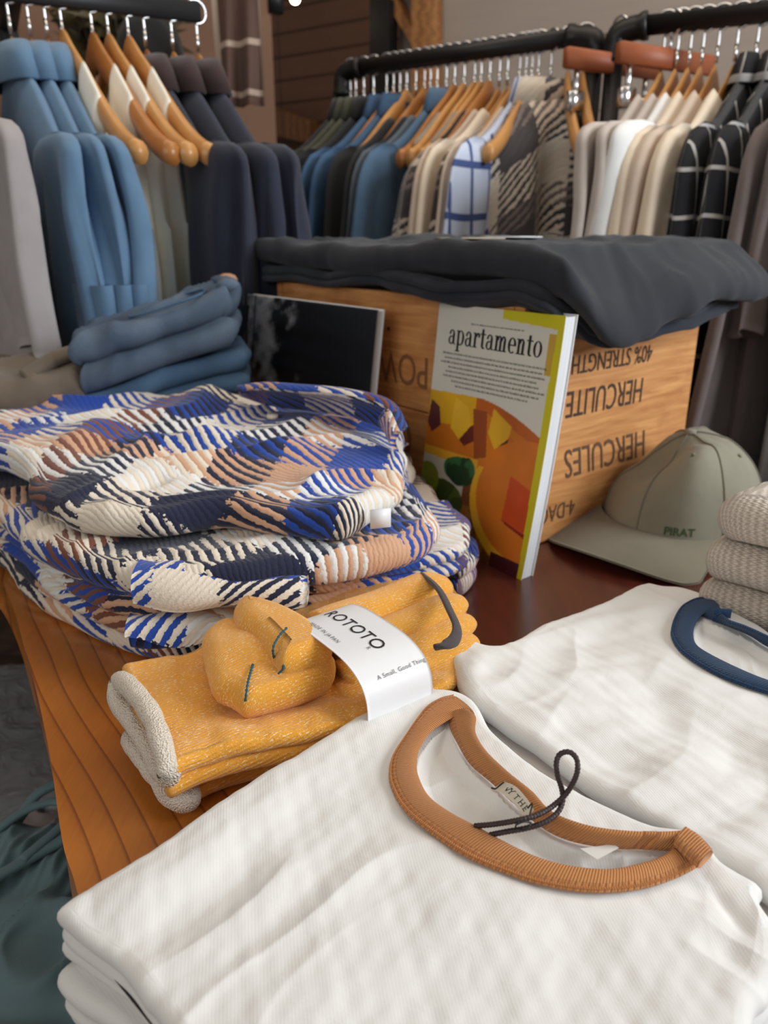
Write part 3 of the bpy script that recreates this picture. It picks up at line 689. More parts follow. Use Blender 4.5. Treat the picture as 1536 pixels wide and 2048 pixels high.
def bushy(name, c, r, label):
    rng = np.random.RandomState(4); parts = []
    for _ in range(420):
        a, b = rng.uniform(0, 6.28), rng.uniform(-1, 1); q = math.sqrt(1-b*b); rr = r*rng.uniform(.55, 1)
        o = np.array([c[0]+rr*q*math.cos(a), c[1]+rr*q*math.sin(a), c[2]+rr*b*.75]); d = rng.normal(size=3)*.03; e = rng.normal(size=3)*.014
        parts.append(([o-e, o+d-e*.3, o+d*1.6+e*.2, o+e], [[0, 1, 2, 3]]))
    parts.append(tube([(c[0], c[1], c[2]-r*.9), (c[0], c[1], c[2]+r*.3)], r*.45, 10))
    mk(name, *join(parts), M_moss, None, smooth=False, label=label, cat='plant')
bushy('dried_plant', D(240, 62, 2.3), .13, 'olive brown dried plant above the ivory tank tops')
hc = D(302, 100, 2.15)
t = thing('black_hat', 'black hat half hidden behind the wooden hangers at upper left', 'hat', (hc[0], hc[1], hc[2]-.08))
blob('crown', hc, (.075, .09, .085), C_black, None, None, 8, .06, t)
mk('brim', *tube([(hc[0]-.0, hc[1], hc[2]-.075), (hc[0], hc[1], hc[2]-.068)], .13, 30), C_black, t)
M_bulb = plain('lit_bulb', (1, .85, .6), .4, 0, (1, .86, .6), 14)
for px, py, Y, lab in ((590, -4, 2.9, 'glowing string light bulb near the ceiling beam'), (568, 348, 2.75, 'glowing bulb between the navy coats and the olive jackets')):
    c = D(px, py, Y); t = thing('light_bulb', lab, 'light bulb', (c[0], c[1], c[2]-.02))
    blob('glass_bulb', c, (.016, .016, .018), M_bulb, None, None, 1, .0, t); mk('socket', *tube([(c[0], c[1], c[2]+.014), (c[0], c[1], c[2]+.05)], .011, 10), M_blackmetal, t); mk('cable', *tube([(c[0], c[1], c[2]+.05), (c[0], c[1], 1.9)], .0015, 6), M_blackmetal, t)
c = D(551, 4, 2.6); t = thing('pendant_socket', 'black pendant socket hanging in front of the brown planks', 'lamp', (c[0], c[1], c[2]-.03))
mk('socket', *tube([(c[0], c[1], c[2]-.028), (c[0], c[1], c[2]+.04)], .024, 14), M_blackmetal, t)
mk('cable', *tube([(c[0], c[1], c[2]+.04), (c[0], c[1], c[2]+.9)], .004, 8), M_blackmetal, t)
# bulb string cable
# ------------------------------------------------------------------ table
edge = PP([(-260, 800), (-120, 960), (0, 1150), (60, 1330), (100, 1500), (130, 1700), (157, 1790)], 0)+[(-.112, .225), (-.07, .15), (-.02, .08), (-.01, 0), (.01, -.15)]
e = catmull(np.array(edge)[:, :2], 200)
def table():
    t = thing('display_table', 'wooden display table with a wavy live edge, honey board outside and red brown boards inside', 'table', (0, 0, FZ))
    back = [(1.35, .40), (.60, .84), (.40, 1.05), (.16, 1.30), (-.80, 1.30)]; right = [(1.35, -.15)]
    loop = [tuple(p) for p in e]+right+back; n = len(loop); V = []
    c = np.array(loop).mean(0)
    for z, ins in ((-.045, .01), (-.04, .0), (-.007, .0), (-.002, .0025), (0, .008)):
        for p in loop:
            d = np.array(p)-c; d = d/np.linalg.norm(d); V.append((p[0]-d[0]*ins, p[1]-d[1]*ins, z))
    F = []
    for k in range(4):
        for j in range(n): F.append([k*n+j, (k+1)*n+j, (k+1)*n+(j+1) % n, k*n+(j+1) % n])
    F += [list(range(n)), [4*n+j for j in range(n-1, -1, -1)]]
    mk('tabletop', V, F, table_mat(), t, smooth=False)
    for x, y in ((-.25, 1.2), (1.2, .42), (1.2, .05), (.12, .1)): mk('leg', *box(x-.035, x+.035, y-.035, y+.035, FZ, -.045, None, .004), M_timber, t)
table()
# ------------------------------------------------------------------ wooden crate
uL = Vector((-.624, .781, 0)).normalized(); uR = Vector((.781, .624, 0)).normalized(); CR = Vector((.13, .73, 0)); CH = .250; LL, LR = .437, .305
def crate():
    t = thing('wooden_crate', 'old orange pine crate with upside down black stencil lettering', 'crate', CR)
    M = frame2(CR, uR)                              # x along the right face, y along the left face (away)
    th = .014
    rng = random.Random(2)
    for k, (z0, z1) in enumerate(((0, .124), (.125, CH))):
        mk('side_board', *box(0, th, .012, LL-.012, z0, z1, M, .0012), M_crate, t, smooth=False)
        mk('side_board', *box(LR-th, LR, .012, LL-.012, z0, z1, M, .0012), M_crate, t, smooth=False)
    for y0 in (0, LL-th):
        mk('end_board', *box(0, LR, y0, y0+th, 0, CH, M, .0015), M_crate, t, smooth=False)
    mk('bottom_board', *box(th, LR-th, th, LL-th, 0, .01, M), M_crate, t, smooth=False)
    mk('top_board', *box(th, LR-th, th, LL-th, CH-.01, CH-.001, M), M_crate, t, smooth=False)
    ink = plain('stencil_ink', sr(62, 44, 34), .8); ink2 = plain('faded_stencil_ink', sr(96, 66, 46), .8)
    ink3 = plain('worn_stencil_ink', sr(130, 86, 50), .8)
    def right_text(s, size, sx_, sright, ztop, m, spacing=1.0, shear=0):   # upside down, reading right-to-left
        fn = lambda a, b: list(M @ Vector((sright-a, -.0007, ztop-b)))
        text_on('stencil_text', s, size, fn, m, t, spacing, .0, sx_, shear=shear)
    right_text('40% STRENGTH', .027, .75, .215, .1955, ink); right_text('HERCULITE', .040, .66, .205, .160, ink, shear=0)
    right_text('HERCULES', .046, .68, .22, .098, ink2, shear=-.25); right_text('2018', .024, .8, .235, .05, ink2); right_text('4-DAG', .026, .75, .10, .040, ink2)
    def left_text(s, size, yl, ztop, sx_=.8):
        fn = lambda a, b: list(M @ Vector((-.0007, yl+a, ztop-b)))
        text_on('stencil_text', s, size, fn, ink3, t, 1.0, .0, sx_)
    left_text('POWDER', .05, .13, .185); left_text('CO', .075, .155, .115)
    for y in (.03, .2, .4):
        for z in (.02, .21): mk('nail', *tube([M @ Vector((-.0008, y, z)), M @ Vector((.002, y, z))], .0022, 8), M_blackmetal, t)
crate()

# ------------------------------------------------------------------ trousers folded on the crate
C_char = cloth('charcoal_cotton', sr(40, 43, 50), sr(33, 36, 43), 50, 1100, .25, .95, .08)
C_char2 = cloth('navy_charcoal_cotton', sr(38, 42, 52), sr(31, 35, 45), 50, 1100, .25, .95, .08)
def W2(a, b): v = CR+uR*a+uL*b; return (v.x, v.y)
def trousers(name, label, a0, a1, b0, b1, z0, z1, seed, mat, droop, layers, wob):
    A = [W2(a0, b0), W2(a0-.006, b0+(b1-b0)*.35), W2(a0+.004, b0+(b1-b0)*.7), W2(a0, b1)]; B = [W2(a0, b1), W2(.5*(a0+a1), b1+.012), W2(a1, b1)]
    C = [W2(a1, b1), W2(a1+.008, .5*(b0+b1)), W2(a1, b0)]; Dd = [W2(a1, b0), W2(.6*a1+.4*a0, b0-.014), W2(.3*a1+.7*a0, b0-.006), W2(a0, b0)]
    c0 = np.array(W2(a0, b0)); u1 = np.array(W2(1, 0))-np.array(W2(0, 0)); u2 = np.array(W2(0, 1))-np.array(W2(0, 0)); o = np.array(W2(0, 0))
    def zf(x, y):
        a = (x-o[0])*u1[0]+(y-o[1])*u1[1]; b = (x-o[0])*u2[0]+(y-o[1])*u2[1]
        over = np.clip(-b-.006, 0, .2)*.62*(1+.9*np.exp(-((a-.08)/.09)**2))*np.clip((a+.02)/.07, .12, 1)+np.clip(-a-.008, 0, .2)*.25
        return -droop*over+.006*noise(a, b, seed, 4, 2)
    def dz(x, y):
        return wob*(folds(x, y, seed, 125, 11, 3.5, 1.5)-.5)+wob*.6*noise(x, y, seed+2, 9, 3)
    V, F, U = slab([A, B, C, Dd], (110, 80), z0, z1, layers, 8, dz, zf, .38, seed, amp_xy=.006, smooth_it=7)
    t = thing(name, label, 'trousers', (CR.x, CR.y, CH), 0, 'charcoal trousers on the crate'); mk('folded_legs', V, F, mat, t, uv=U); return t, zf
t1, _ = trousers('folded_trousers', 'charcoal trousers folded beneath another pair, resting directly on the wooden crate', -.012, .335, -.035, .47, CH+.001, CH+.019, 5, C_char2, 1.0, 2, .003)
t2, zf2 = trousers('folded_trousers', 'charcoal trousers folded on top of the crate pile with a card tag', -.014, .36, -.055, .50, CH+.020, CH+.052, 9, C_char, 1.0, 1, .005)
# rolled leg end hanging over the right side
def roll(cx, r0, turns, L0, ax, wid, mat, parent, name='rolled_hem'):
    th = np.linspace(0, turns*2*np.pi, 60); rr = r0*(.35+.65*th/th[-1]); n = 12; V = []
    for k in range(n):
        q = k/(n-1.0)
        for a, r in zip(th, rr):
            p = Vector(cx)+ax*(L0+wid*q)+Vector((-ax.y, ax.x, 0))*(r*1.5*math.cos(a))+Vector((0, 0, r*math.sin(a)*.85)); V.append(list(p))
    V = np.array(V); V2 = V.copy(); m = len(th)
    for k in range(n):
        for i, a in enumerate(th):
            d = np.array([0, 0, math.sin(a)])+np.array([-ax.y, ax.x, 0])*math.cos(a); V2[k*m+i] += d*.0028
    F = gridF(n, m, flip=True).tolist()+gridF(n, m, off=n*m).tolist()
    for i in range(m-1): F += [[i, i+1, n*m+i+1, n*m+i], [(n-1)*m+i, n*m+(n-1)*m+i, n*m+(n-1)*m+i+1, (n-1)*m+i+1]]
    return mk(name, np.vstack([V, V2]), F, mat, parent)
M_cream_card = plain('cream_card', sr(196, 184, 162), .6)
def flat_quad(name, px, z, mat, parent, th=.0008, bend=0, **k):
    P0 = np.array([P(x, y, z) for x, y in px]); n = 8; V = []
    for zz in (0, th):
        for i in range(n):
            s = i/(n-1.0)
            for j in range(2):
                a = P0[0]*(1-s)+P0[1]*s; b = P0[3]*(1-s)+P0[2]*s; p = (a if j == 0 else b).copy(); p[2] += zz+bend*math.sin(math.pi*s); V.append(p)
    V = np.array(V); F = gridF(n, 2, flip=True).tolist()+gridF(n, 2, off=2*n).tolist(); o = 2*n
    for i in range(n-1): F += [[2*i, 2*i+2, o+2*i+2, o+2*i], [2*i+1, o+2*i+1, o+2*i+3, 2*i+3]]
    F += [[0, o, o+1, 1], [2*n-2, 2*n-1, o+2*n-1, o+2*n-2]]
    return mk(name, V, F, mat, parent, **k)
tag = thing('card_tag', 'small card tag lying on the charcoal trousers', 'tag', (.06, 1.0, CH+.054))
c0 = Vector((.068, .95, CH+.0545)); Mt = frame2(c0, Vector((1, .12, 0)))
mk('card', *box(0, .075, 0, .04, 0, .0012, Mt), M_cream_card, tag); mk('paper', *box(.06, .12, .0, .06, .0014, .0026, Mt), M_paper, tag)
mk('string', *tube(catmull([Mt @ Vector(v) for v in ((.118, .02, .003), (.135, .03, .006), (.15, .02, .004), (.14, .005, .003))], 20), .0008, 6), M_blackmetal, tag)

# ------------------------------------------------------------------ magazine leaning on the crate
SPL = .163; MH = .245
def lean_frame(corner, ux, lean, bow):
    """returns fn(u across 0..1 from the far-left edge, v up 0..1, w out of cover) -> point"""
    ux = Vector(ux).normalized(); nout = Vector((uR.x, uR.y, 0))*-1
    def f(u, v, w, wd, h):
        a = Vector(corner)+uL*(wd*(1-u))
        back = lean*v-bow*math.sin(math.pi*min(v*.75, 1))*0
        curve = bow*((1-v)**2)*(.35+.65*u)
        return a-nout*back+nout*(w+curve)+Vector((0, 0, h*v*math.sqrt(max(0, 1-(lean/h)**2))))
    return f
mc = Vector((.140, .6745, 0)); mf = lean_frame(mc, uL, .024, .012)
MT_ = .017
def art(u, v):
    """printed cover: cream top with an orange and yellow curved sofa, cushions and green fruit below (v up)"""
    n = u.shape; c = np.zeros(n+(3,)); 
    def put(mask, col, soft=None): c[mask] = sr(*col)
    cream = sr(214, 212, 198); c[:] = cream
    top = .66-.30*np.clip(u-.42, 0, 1)**1.6-.02*(1-u)
    so = v < top; nz = noise(u, v, 3, 2.2, 3)
    put(so, (206, 120, 24)); put(so & (v > top-.05) & (u > .3), (190, 96, 26))
    put(so & (u < .42) & (v > .50+.06*u) & (v < top-.0), (222, 168, 24))
    put(so & (v < .5+.05*u) & (u < .5), (206, 116, 30)); put((v < .40) & (v > .36-.02*u) & (u < .5), (226, 168, 40))
    put((v < .365-.03*u) & (u < .5), (196, 190, 176))
    def poly(pts, col): put(inside(u, v, pts), col)
    poly([(.02, .6), (.10, .575), (.13, .50), (.05, .46), (.0, .50)], (96, 42, 46))
    poly([(.24, .63), (.36, .60), (.40, .53), (.31, .46), (.22, .50), (.23, .57)], (232, 182, 44)); poly([(.31, .46), (.40, .53), (.46, .54), (.44, .47), (.36, .44)], (104, 44, 30))
    poly([(.57, .62), (.73, .565), (.72, .52), (.62, .46), (.55, .52)], (226, 172, 34)); poly([(.62, .46), (.72, .52), (.76, .50), (.66, .44)], (92, 36, 22))
    poly([(.72, .53), (.90, .46), (.86, .40), (.78, .36), (.70, .43)], (198, 106, 30)); poly([(.86, .45), (.97, .42), (.97, .35), (.88, .38)], (120, 46, 26))
    poly([(.40, .60), (.52, .60), (.56, .42), (.46, .40)], (150, 74, 28))
    ex = ((u-.93)/.46)**2+((v-.27)/.26)**2 < 1; put(ex & (v < top), (212, 118, 28))
    rim = ex & (((u-.95)/.43)**2+((v-.285)/.235)**2 > 1) & (v < .38); put(rim, (236, 176, 38))
    poly([(.78, .38), (.98, .34), (.98, .17), (.76, .20)], (202, 78, 26)); poly([(.76, .20), (.98, .17), (.98, .155), (.80, .185)], (134, 44, 22))
    put((v < .06+.0*u) & (u > .72), (70, 22, 26)); 
    gold = (v < .22) & (u > .28) & (u < .76) & ~ex; put(gold, (150, 100, 36)); gn = gold & (noise(u, v, 6, 9, 3) > .1); put(gn, (104, 62, 22))
    put((v < .30) & (v > .2) & (u > .40) & (u < .56) & ~ex, (120, 70, 40)); put((v < .10) & (u > .72) & ~ex, (78, 24, 28))
    e1 = ((u-.22)/.20)**2+((v-.19)/.085)**2 < 1; put(e1, (62, 78, 34)); put(e1 & (noise(u, v, 8, 5, 2) > .25), (84, 100, 44))
    e2 = ((u-.06)/.11)**2+((v-.26)/.07)**2 < 1; put(e2, (120, 132, 40))
    e3 = (((u-.36)/.15)**2+((v-.335)/.06)**2) < 1+.35*noise(u, v, 12, 4, 2); put(e3 & ~ex, (26, 62, 36)); put(e3 & ~ex & (noise(u, v, 15, 6, 2) > .2), (44, 104, 58))
    put((v < .10) & (u < .28), (60, 44, 20))
    c = np.clip(c*(1+.16*nz[..., None]*so[..., None]), 0, 1)
    put((u > .905) & (v > .78-.0*u) & (v < .93), (196, 160, 60))
    put((u > .965-.02*np.sin(v*3)) , (206, 196, 20)); put((v > .965-.04*np.clip(u-.55, 0, 1)) & (u > .55), (206, 196, 20))
    return c
M_print = MT('printed_cover', .35); at_ = M_print.n('ShaderNodeAttribute'); at_.attribute_name = 'print'; M_print.color(at_.outputs['Color'])
def pages_mat():
    M = MT('page_edges', .7); x = M.xyz(M.uv()); f = M.noise(1.0, M.mapping(M.uv(), (260, 2, 1)), 2); M.color(M.mix(f, sr(240, 242, 244), sr(196, 200, 204))); return M.m
M_pages = pages_mat()
def book_block(fr, wd, h, th, cov, mat_cover, parent, art_fn=None, n=60, m=90, inset=.003, name='front_cover'):
    u, v = np.meshgrid(np.linspace(0, 1, n), np.linspace(0, 1, m), indexing='ij')
    def sheet(w): return np.array([list(fr(a, b, w, wd, h)) for a, b in zip(u.ravel(), v.ravel())])
    a, b = sheet(0), sheet(-cov); per = [i*m for i in range(n)]+[(n-1)*m+j for j in range(1, m)]+[i*m+m-1 for i in range(n-2, -1, -1)]+[j for j in range(m-2, 0, -1)]
    N = n*m; k = len(per)
    F = gridF(n, m, flip=False).tolist()+gridF(n, m, off=N, flip=True).tolist()+[[per[i], per[i]+N, per[(i+1) % k]+N, per[(i+1) % k]] for i in range(k)]
    col = None
    if art_fn is not None: cc = art_fn(u, v).reshape(-1, 3); col = np.vstack([cc, cc*0+.8])
    mk(name, np.vstack([a, b]), F, mat_cover, parent, col=col)
    # page block and back cover
    def block(w0, w1, ins, mat, nm):
        nn, mm = 10, 40; uu = np.linspace(ins/wd, 1-ins/wd, nn); vv = np.linspace(.001, 1-ins/h, mm); V = []; UV = []
        for w in (w0, w1):
            for p in uu:
                for q in vv: V.append(list(fr(p, q, w, wd, h))); UV.append((w+.31*p, q))
        N = nn*mm; per = [i*mm for i in range(nn)]+[(nn-1)*mm+j for j in range(1, mm)]+[i*mm+mm-1 for i in range(nn-2, -1, -1)]+[j for j in range(mm-2, 0, -1)]; k = len(per)
        F = gridF(nn, mm).tolist()+gridF(nn, mm, off=N, flip=True).tolist()+[[per[i], per[i]+N, per[(i+1) % k]+N, per[(i+1) % k]] for i in range(k)]
        mk(nm, V, F, mat, parent, uv=UV, smooth=False)
    block(-cov-.0001, -th+cov, 0.0015, M_pages, 'page_block'); block(-th+cov-.0001, -th, 0, M_paper, 'back_cover')
mag = thing('magazine', 'thick softcover magazine titled apartamento leaning against the crate, orange sofa photo on the cover', 'magazine', mc)
book_block(mf, SPL, MH, MT_, .0008, M_print.m, mag, art, 200, 300)
def glyph(ch):
    """bold high-contrast serif letters built from stems, bowls and slabs; x-height 1"""
    G = []
    def rect(x0, y0, x1, y1): G.append([(x0, y0), (x1, y0), (x1, y1), (x0, y1)])
    def ring(cx, cy, rx, ry, ix, iy, a0=0, a1=360, dx=0):
        t = np.radians(np.linspace(a0, a1, 25)); 
        for i in range(24):
            G.append([(cx+rx*math.cos(t[i]), cy+ry*math.sin(t[i])), (cx+rx*math.cos(t[i+1]), cy+ry*math.sin(t[i+1])), (cx+dx+ix*math.cos(t[i+1]), cy+iy*math.sin(t[i+1])), (cx+dx+ix*math.cos(t[i]), cy+iy*math.sin(t[i]))])
    if ch == 'o': ring(.38, .5, .36, .52, .17, .46); return G, .80
    if ch == 'p': rect(.10, -.42, .30, 1); rect(0, -.46, .42, -.38); rect(0, .93, .2, 1.0); ring(.42, .5, .36, .52, .17, .45, -150, 150); return G, .86
    if ch == 'a': rect(.42, .06, .62, .72); rect(.55, 0, .74, .07); ring(.34, .68, .28, .34, .10, .27, 0, 150); ring(.30, .28, .28, .30, .12, .22, 60, 330); G.append([(.06, .72), (.2, .66), (.24, .8), (.1, .86)]); return G, .78
    if ch == 'r': rect(.10, .03, .30, 1); rect(0, 0, .42, .07); rect(0, .93, .2, 1); ring(.46, .66, .22, .36, .10, .2, 30, 165); G.append([(.46, .72), (.6, .68), (.68, .86), (.56, .98)]); return G, .66
    if ch == 't': rect(.14, .18, .34, 1.3); rect(0, .92, .52, 1.0); ring(.36, .24, .22, .26, .02, .16, 180, 310); return G, .56
    if ch in 'nm':
        x = 0
        rect(.10, .03, .30, 1); rect(0, 0, .40, .07); rect(0, .93, .2, 1)
        for k in range(1 if ch == 'n' else 2):
            o = x+.30; ring(o+.14, .66, .24, .36, .06, .26, 0, 170); rect(o+.16, .03, o+.36, .70); rect(o+.08, 0, o+.46, .07); x = o+.06
        return G, (.84 if ch == 'n' else 1.20)
    if ch == 'e': ring(.38, .5, .36, .52, .16, .45, 0, 310); rect(.2, .48, .72, .56); return G, .76
def serif_word(word, parent, fr, wd, h, u0, v0, width, xh):
    parts = []; x = 0; adv = []
    for ch in word:
        g, a = glyph(ch); adv.append((g, x)); x += a
    sx = width/x; V = []; F = []
    for g, xo in adv:
        for q in g:
            F.append(list(range(len(V), len(V)+4))[::1])
            for (a, b) in q: V.append(list(fr(u0+(xo+a)*sx/wd, v0+b*xh/h, .00035, wd, h)))
    mk('title_lettering', V, F, M_ink, parent, smooth=False)
serif_word('apartamento', mag, mf, SPL, MH, .115, .842, .124, .0142)
def block_lines(fr, wd, h, lines, size, ink, parent, u_c, v0, dv, sx):
    for k, s in enumerate(lines):
        text_on('small_print', s, size, lambda a, b, k=k: list(fr(u_c+a/wd, v0-dv*k+b/h, .0003, wd, h)), ink, parent, 1.0, 0, sx, 'CENTER')
# names on the cover are too blurred to read in the photograph: build them as irregular blurred marks, not words
def scribble(fr, wd, h, rows, parent):
    rng = random.Random(5); V = []; F = []
    for (v, ua, ub, hh) in rows:
        u = ua
        while u < ub:
            w = rng.uniform(.010, .03); q = u
            while q < u+w:
                s = rng.uniform(.0014, .0032); b = hh*rng.uniform(.6, 1.0)
                F.append([len(V)+i for i in range(4)])
                for (a, c) in ((q, 0), (q+s, 0), (q+s, b), (q, b)): V.append(list(fr(a, v+c/h, .0003, wd, h)))
                q += s+.0022
            u += w+.007
    mk('small_print', V, F, plain('dark_grey_print', sr(96, 96, 92), .6), parent, smooth=False)
scribble(mf, SPL, MH, [(.928, .30, .72, .0016)]+[(.800-.0185*k, a, b, .0022) for k, (a, b) in enumerate(((.08, .90), (.10, .87), (.07, .91), (.14, .86), (.12, .88), (.10, .92), (.18, .90), (.22, .82)))], mag)
# white price sticker with bars near the bottom
def sticker():
    V = []; F = []
    for (a, b) in ((.30, .045), (.42, .035), (.425, .105), (.305, .115)): V.append(list(mf(a, b, .0006, SPL, MH)))
    mk('price_sticker', V, [[0, 1, 2, 3]], M_paper, mag, smooth=False, label='white barcode sticker')
    V = []; F = []
    for k in range(12):
        a = .335+.0062*k; w = .0022 if k % 3 else .0036; F.append([len(V)+i for i in range(4)])
        for (p, q) in ((a, .05), (a+w, .05), (a+w, .085), (a, .085)): V.append(list(mf(p, q, .0009, SPL, MH)))
    mk('barcode', V, F, M_ink, mag, smooth=False)
sticker()

# ------------------------------------------------------------------ black picture book leaning behind the plaid pile
bc = Vector((-.030, .825, .0)); bf = lean_frame(bc, uL, .03, .0)
def art2(u, v):
    c = np.zeros(u.shape+(3,)); c[:] = sr(24, 22, 23)
    n = noise(u*1.0, v*.6, 21, 5, 4, .7); d = np.clip(1.15-(u/.42)-.5*(1-v)*0+.25*noise(u, v, 5, 2, 2), 0, 1)*(u < .52)
    m = np.clip(n*1.1+d*1.1-.3, 0, 1)*np.clip(d*2.5, 0, 1); c += m[..., None]*np.array(sr(170, 170, 174))
    c[(u > .085) & (u < .097)] = sr(14, 13, 14); return c
M_print2 = MT('dark_printed_cover', .3); at_ = M_print2.n('ShaderNodeAttribute'); at_.attribute_name = 'print'; M_print2.color(at_.outputs['Color'])
bk = thing('picture_book', 'black hardcover picture book with grey misty spine side standing behind the plaid pile', 'book', bc)
book_block(bf, .285, .236, .010, .0015, M_print2.m, bk, art2, 160, 120)
# ------------------------------------------------------------------ jeans pile and brown garment behind the plaid shirts
D1 = denim('light_washed_denim', sr(66, 84, 106), sr(112, 128, 146)); D2 = denim('mid_washed_denim', sr(58, 86, 116), sr(88, 118, 146)); D3 = denim('dark_denim', sr(34, 52, 80), sr(48, 70, 98))
JC = Vector((-.268, .945, 0)); JX = Vector((.95, .22, 0)).normalized()
def jeans(i, z0, z1, w, d, mat, label, tilt, off, layers, wob=.004):
    M = frame2(JC+JX*off, JX); q = lambda a, b: tuple((M @ Vector((a, b, 0)))[:2])
    A = [q(-w, -d), q(-w*.3, -d-.008), q(w*.4, -d+.004), q(w, -d)]; B = [q(w, -d), q(w+.006, 0), q(w, d)]; C = [q(w, d), q(0, d+.01), q(-w, d)]; E_ = [q(-w, d), q(-w-.012, 0), q(-w, -d)]
    o = np.array(JC)[:2]; ux = np.array(JX)[:2]
    zf = lambda x, y: tilt*np.clip(((x-o[0])*ux[0]+(y-o[1])*ux[1])+w, 0, 9)
    V, F, U = slab([A, B, C, E_], (50, 40), z0, z1, layers, 8, lambda x, y: wob*(folds(x, y, 40+i, 30, 9, 3)-.5)*2, zf, .35, 40+i, amp_xy=.006)
    t = thing('folded_jeans', label, 'jeans', (JC.x, JC.y, z0), 0, 'jeans piled beside the crate'); mk('folded_denim', V, F, mat, t, uv=U)
    if i == 3:
        def top(a, b): p = M @ Vector((a, b, 0)); return [p.x, p.y, z1+tilt*(a+w)+.0035]
        ring = [top(a, b) for a, b in ((-.02, -.07), (.05, -.068), (.055, .0), (.02, .02), (-.02, .0))]
        mk('back_pocket', *tube(catmull(ring, 60, True), .0016, 6, True), D2, t)
        mk('waistband', *tube(catmull([top(w-.008, -d+.01), top(w-.004, -.03), top(w-.008, .05), top(w-.012, d-.01)], 30), .012, 10, flat=.5), D1, t)
        mk('leather_patch', *tube([top(w-.002, .03), top(w-.002, .065)], .012, 10, flat=.5), plain('tan_leather', sr(186, 140, 104), .6), t)
    if i == 2:
        p = M @ Vector((w-.01, -d+.01, 0)); 
        mk('rolled_hem', *tube(catmull([(p.x-.02, p.y-.012, z1-.035), (p.x+.01, p.y-.01, z1-.035), (p.x+.03, p.y+.01, z1-.03)], 20), .014, 12), D3, t)
    return t
jeans(0, .0, .042, .105, .075, D3, 'dark blue jeans at the bottom of the jeans pile', 0, 0, 2)
jeans(1, .044, .088, .105, .075, D3, 'dark blue jeans second from the bottom of the jeans pile', .08, .004, 2)
jeans(4, .090, .140, .100, .075, D2, 'mid blue jeans just under the top pair', .24, -.004, 2)
jeans(3, .140, .200, .090, .08, D1, 'light washed jeans tilted on top of the pile with back pocket showing', .30, -.004, 2, .009)
C_brown = cloth('brown_fleece', sr(116, 104, 90), sr(98, 86, 74), 60, 700, .5)
def crumple(name, outline, z0, z1, mat, label, cat, seed, amp, ang, freq, n=90, layers=2, uvrot=0, group=None, amp_xy=.008, extra=None, ridges=None, zfun=None):
    V, F, U = slab(outline, (n, int(n*.8)), z0, z1, layers, 8, lambda x, y: amp*(folds(x, y, seed, ang, freq, 3.2)-.45)*2+amp*.5*noise(x, y, seed+4, freq*.6, 2)+(seg_ridges(x, y, ridges) if ridges else 0), zfun, .35, seed, uvrot=uvrot, amp_xy=amp_xy)
    t = thing(name, label, cat, (float(V[:, 0].mean()), float(V[:, 1].mean()), z0), 0, group); mk('folded_cloth', V, F, mat, t, uv=U); return t
o = [[(-.58, .86), (-.50, .83), (-.42, .83), (-.33, .85)], [(-.33, .85), (-.325, .90), (-.35, .96)], [(-.35, .96), (-.45, 1.0), (-.60, .99)], [(-.60, .99), (-.61, .92), (-.58, .86)]]
t = crumple('brown_trousers', o, .0, .165, C_brown, 'grey brown folded trousers lying behind the plaid shirts', 'trousers', 61, .009, 20, 9, layers=3)
mk('waistband', *tube(catmull([(-.40, .855, .160), (-.37, .875, .178), (-.345, .90, .182), (-.335, .93, .165)], 26), .017, 12, flat=.5), C_brown, t)
mk('drawstring', *tube(catmull([(-.30, .84, .10), (-.285, .86, .118), (-.262, .87, .11), (-.25, .86, .09)], 26), .010, 10), C_brown, t)

# ------------------------------------------------------------------ pile of plaid overshirts
def curve_px(pts, z): return [P(x, y, z)[:2] for x, y in pts]
def ridge_px(L, z):
    out = []
    for x0, y0, x1, y1, w, a in L:
        p, q = P(x0, y0, z), P(x1, y1, z); out.append((p[0], p[1], q[0], q[1], w, a))
    return out
TOPZ = .118
front = curve_px([(-330, 900), (-180, 905), (-60, 930), (37, 965), (94, 1020), (187, 1050), (310, 1052), (437, 1040), (560, 1050), (687, 1060), (760, 1030)], TOPZ-.012)
right = curve_px([(760, 1030), (806, 975), (812, 940), (800, 890)], TOPZ-.012)+[(.012, .76), (-.01, .80)]
backl = [(-.01, .80), (-.06, .85), (-.15, .86), (-.25, .875), (-.36, .89), (-.47, .88), (-.585, .87)]
left = [(-.585, .87), (-.62, .8), tuple(front[0])]
rg = ridge_px([(235, 945, 320, 905, .011, .011), (320, 905, 470, 912, .012, .011), (470, 912, 700, 930, .012, .006), (250, 975, 345, 955, .010, -.016), (340, 950, 520, 960, .010, -.006),
               (60, 1000, 230, 860, .02, .008), (520, 985, 790, 1000, .012, -.003), (150, 1010, 60, 930, .015, -.006), (330, 860, 480, 780, .03, .008), (560, 880, 780, 900, .02, .006), (600, 940, 700, 1040, .012, .004)], TOPZ)
def zf_top(x, y): return .022*np.clip((y-.55)/.3, 0, 1)*np.clip((x+.55)/.2, .4, 1)-.012*np.clip((-x-.35)/.2, 0, 1)
def plaid(label, outline, z0, z1, seed, layers, uvrot, ridges=None, n=220, amp=.003, zfun=None, off=(0, 0), freq=10):
    V, F, U = slab(outline, (n, int(n*.7)), z0, z1, layers, 9, lambda x, y: amp*(folds(x, y, seed, 15, freq, 3)-.45)*2+amp*.7*noise(x, y, seed+4, 6, 2)+(seg_ridges(x, y, ridges) if ridges else 0), zfun, .32, seed, uvrot=uvrot, uvoff=off, amp_xy=.005, smooth_it=8)
    t = thing('plaid_overshirt', label, 'overshirt', (float(V[:, 0].mean()), float(V[:, 1].mean()), z0), 0, 'blue and cream plaid overshirts piled on the table'); mk('folded_body', V, F, M_plaid, t, uv=U); return t
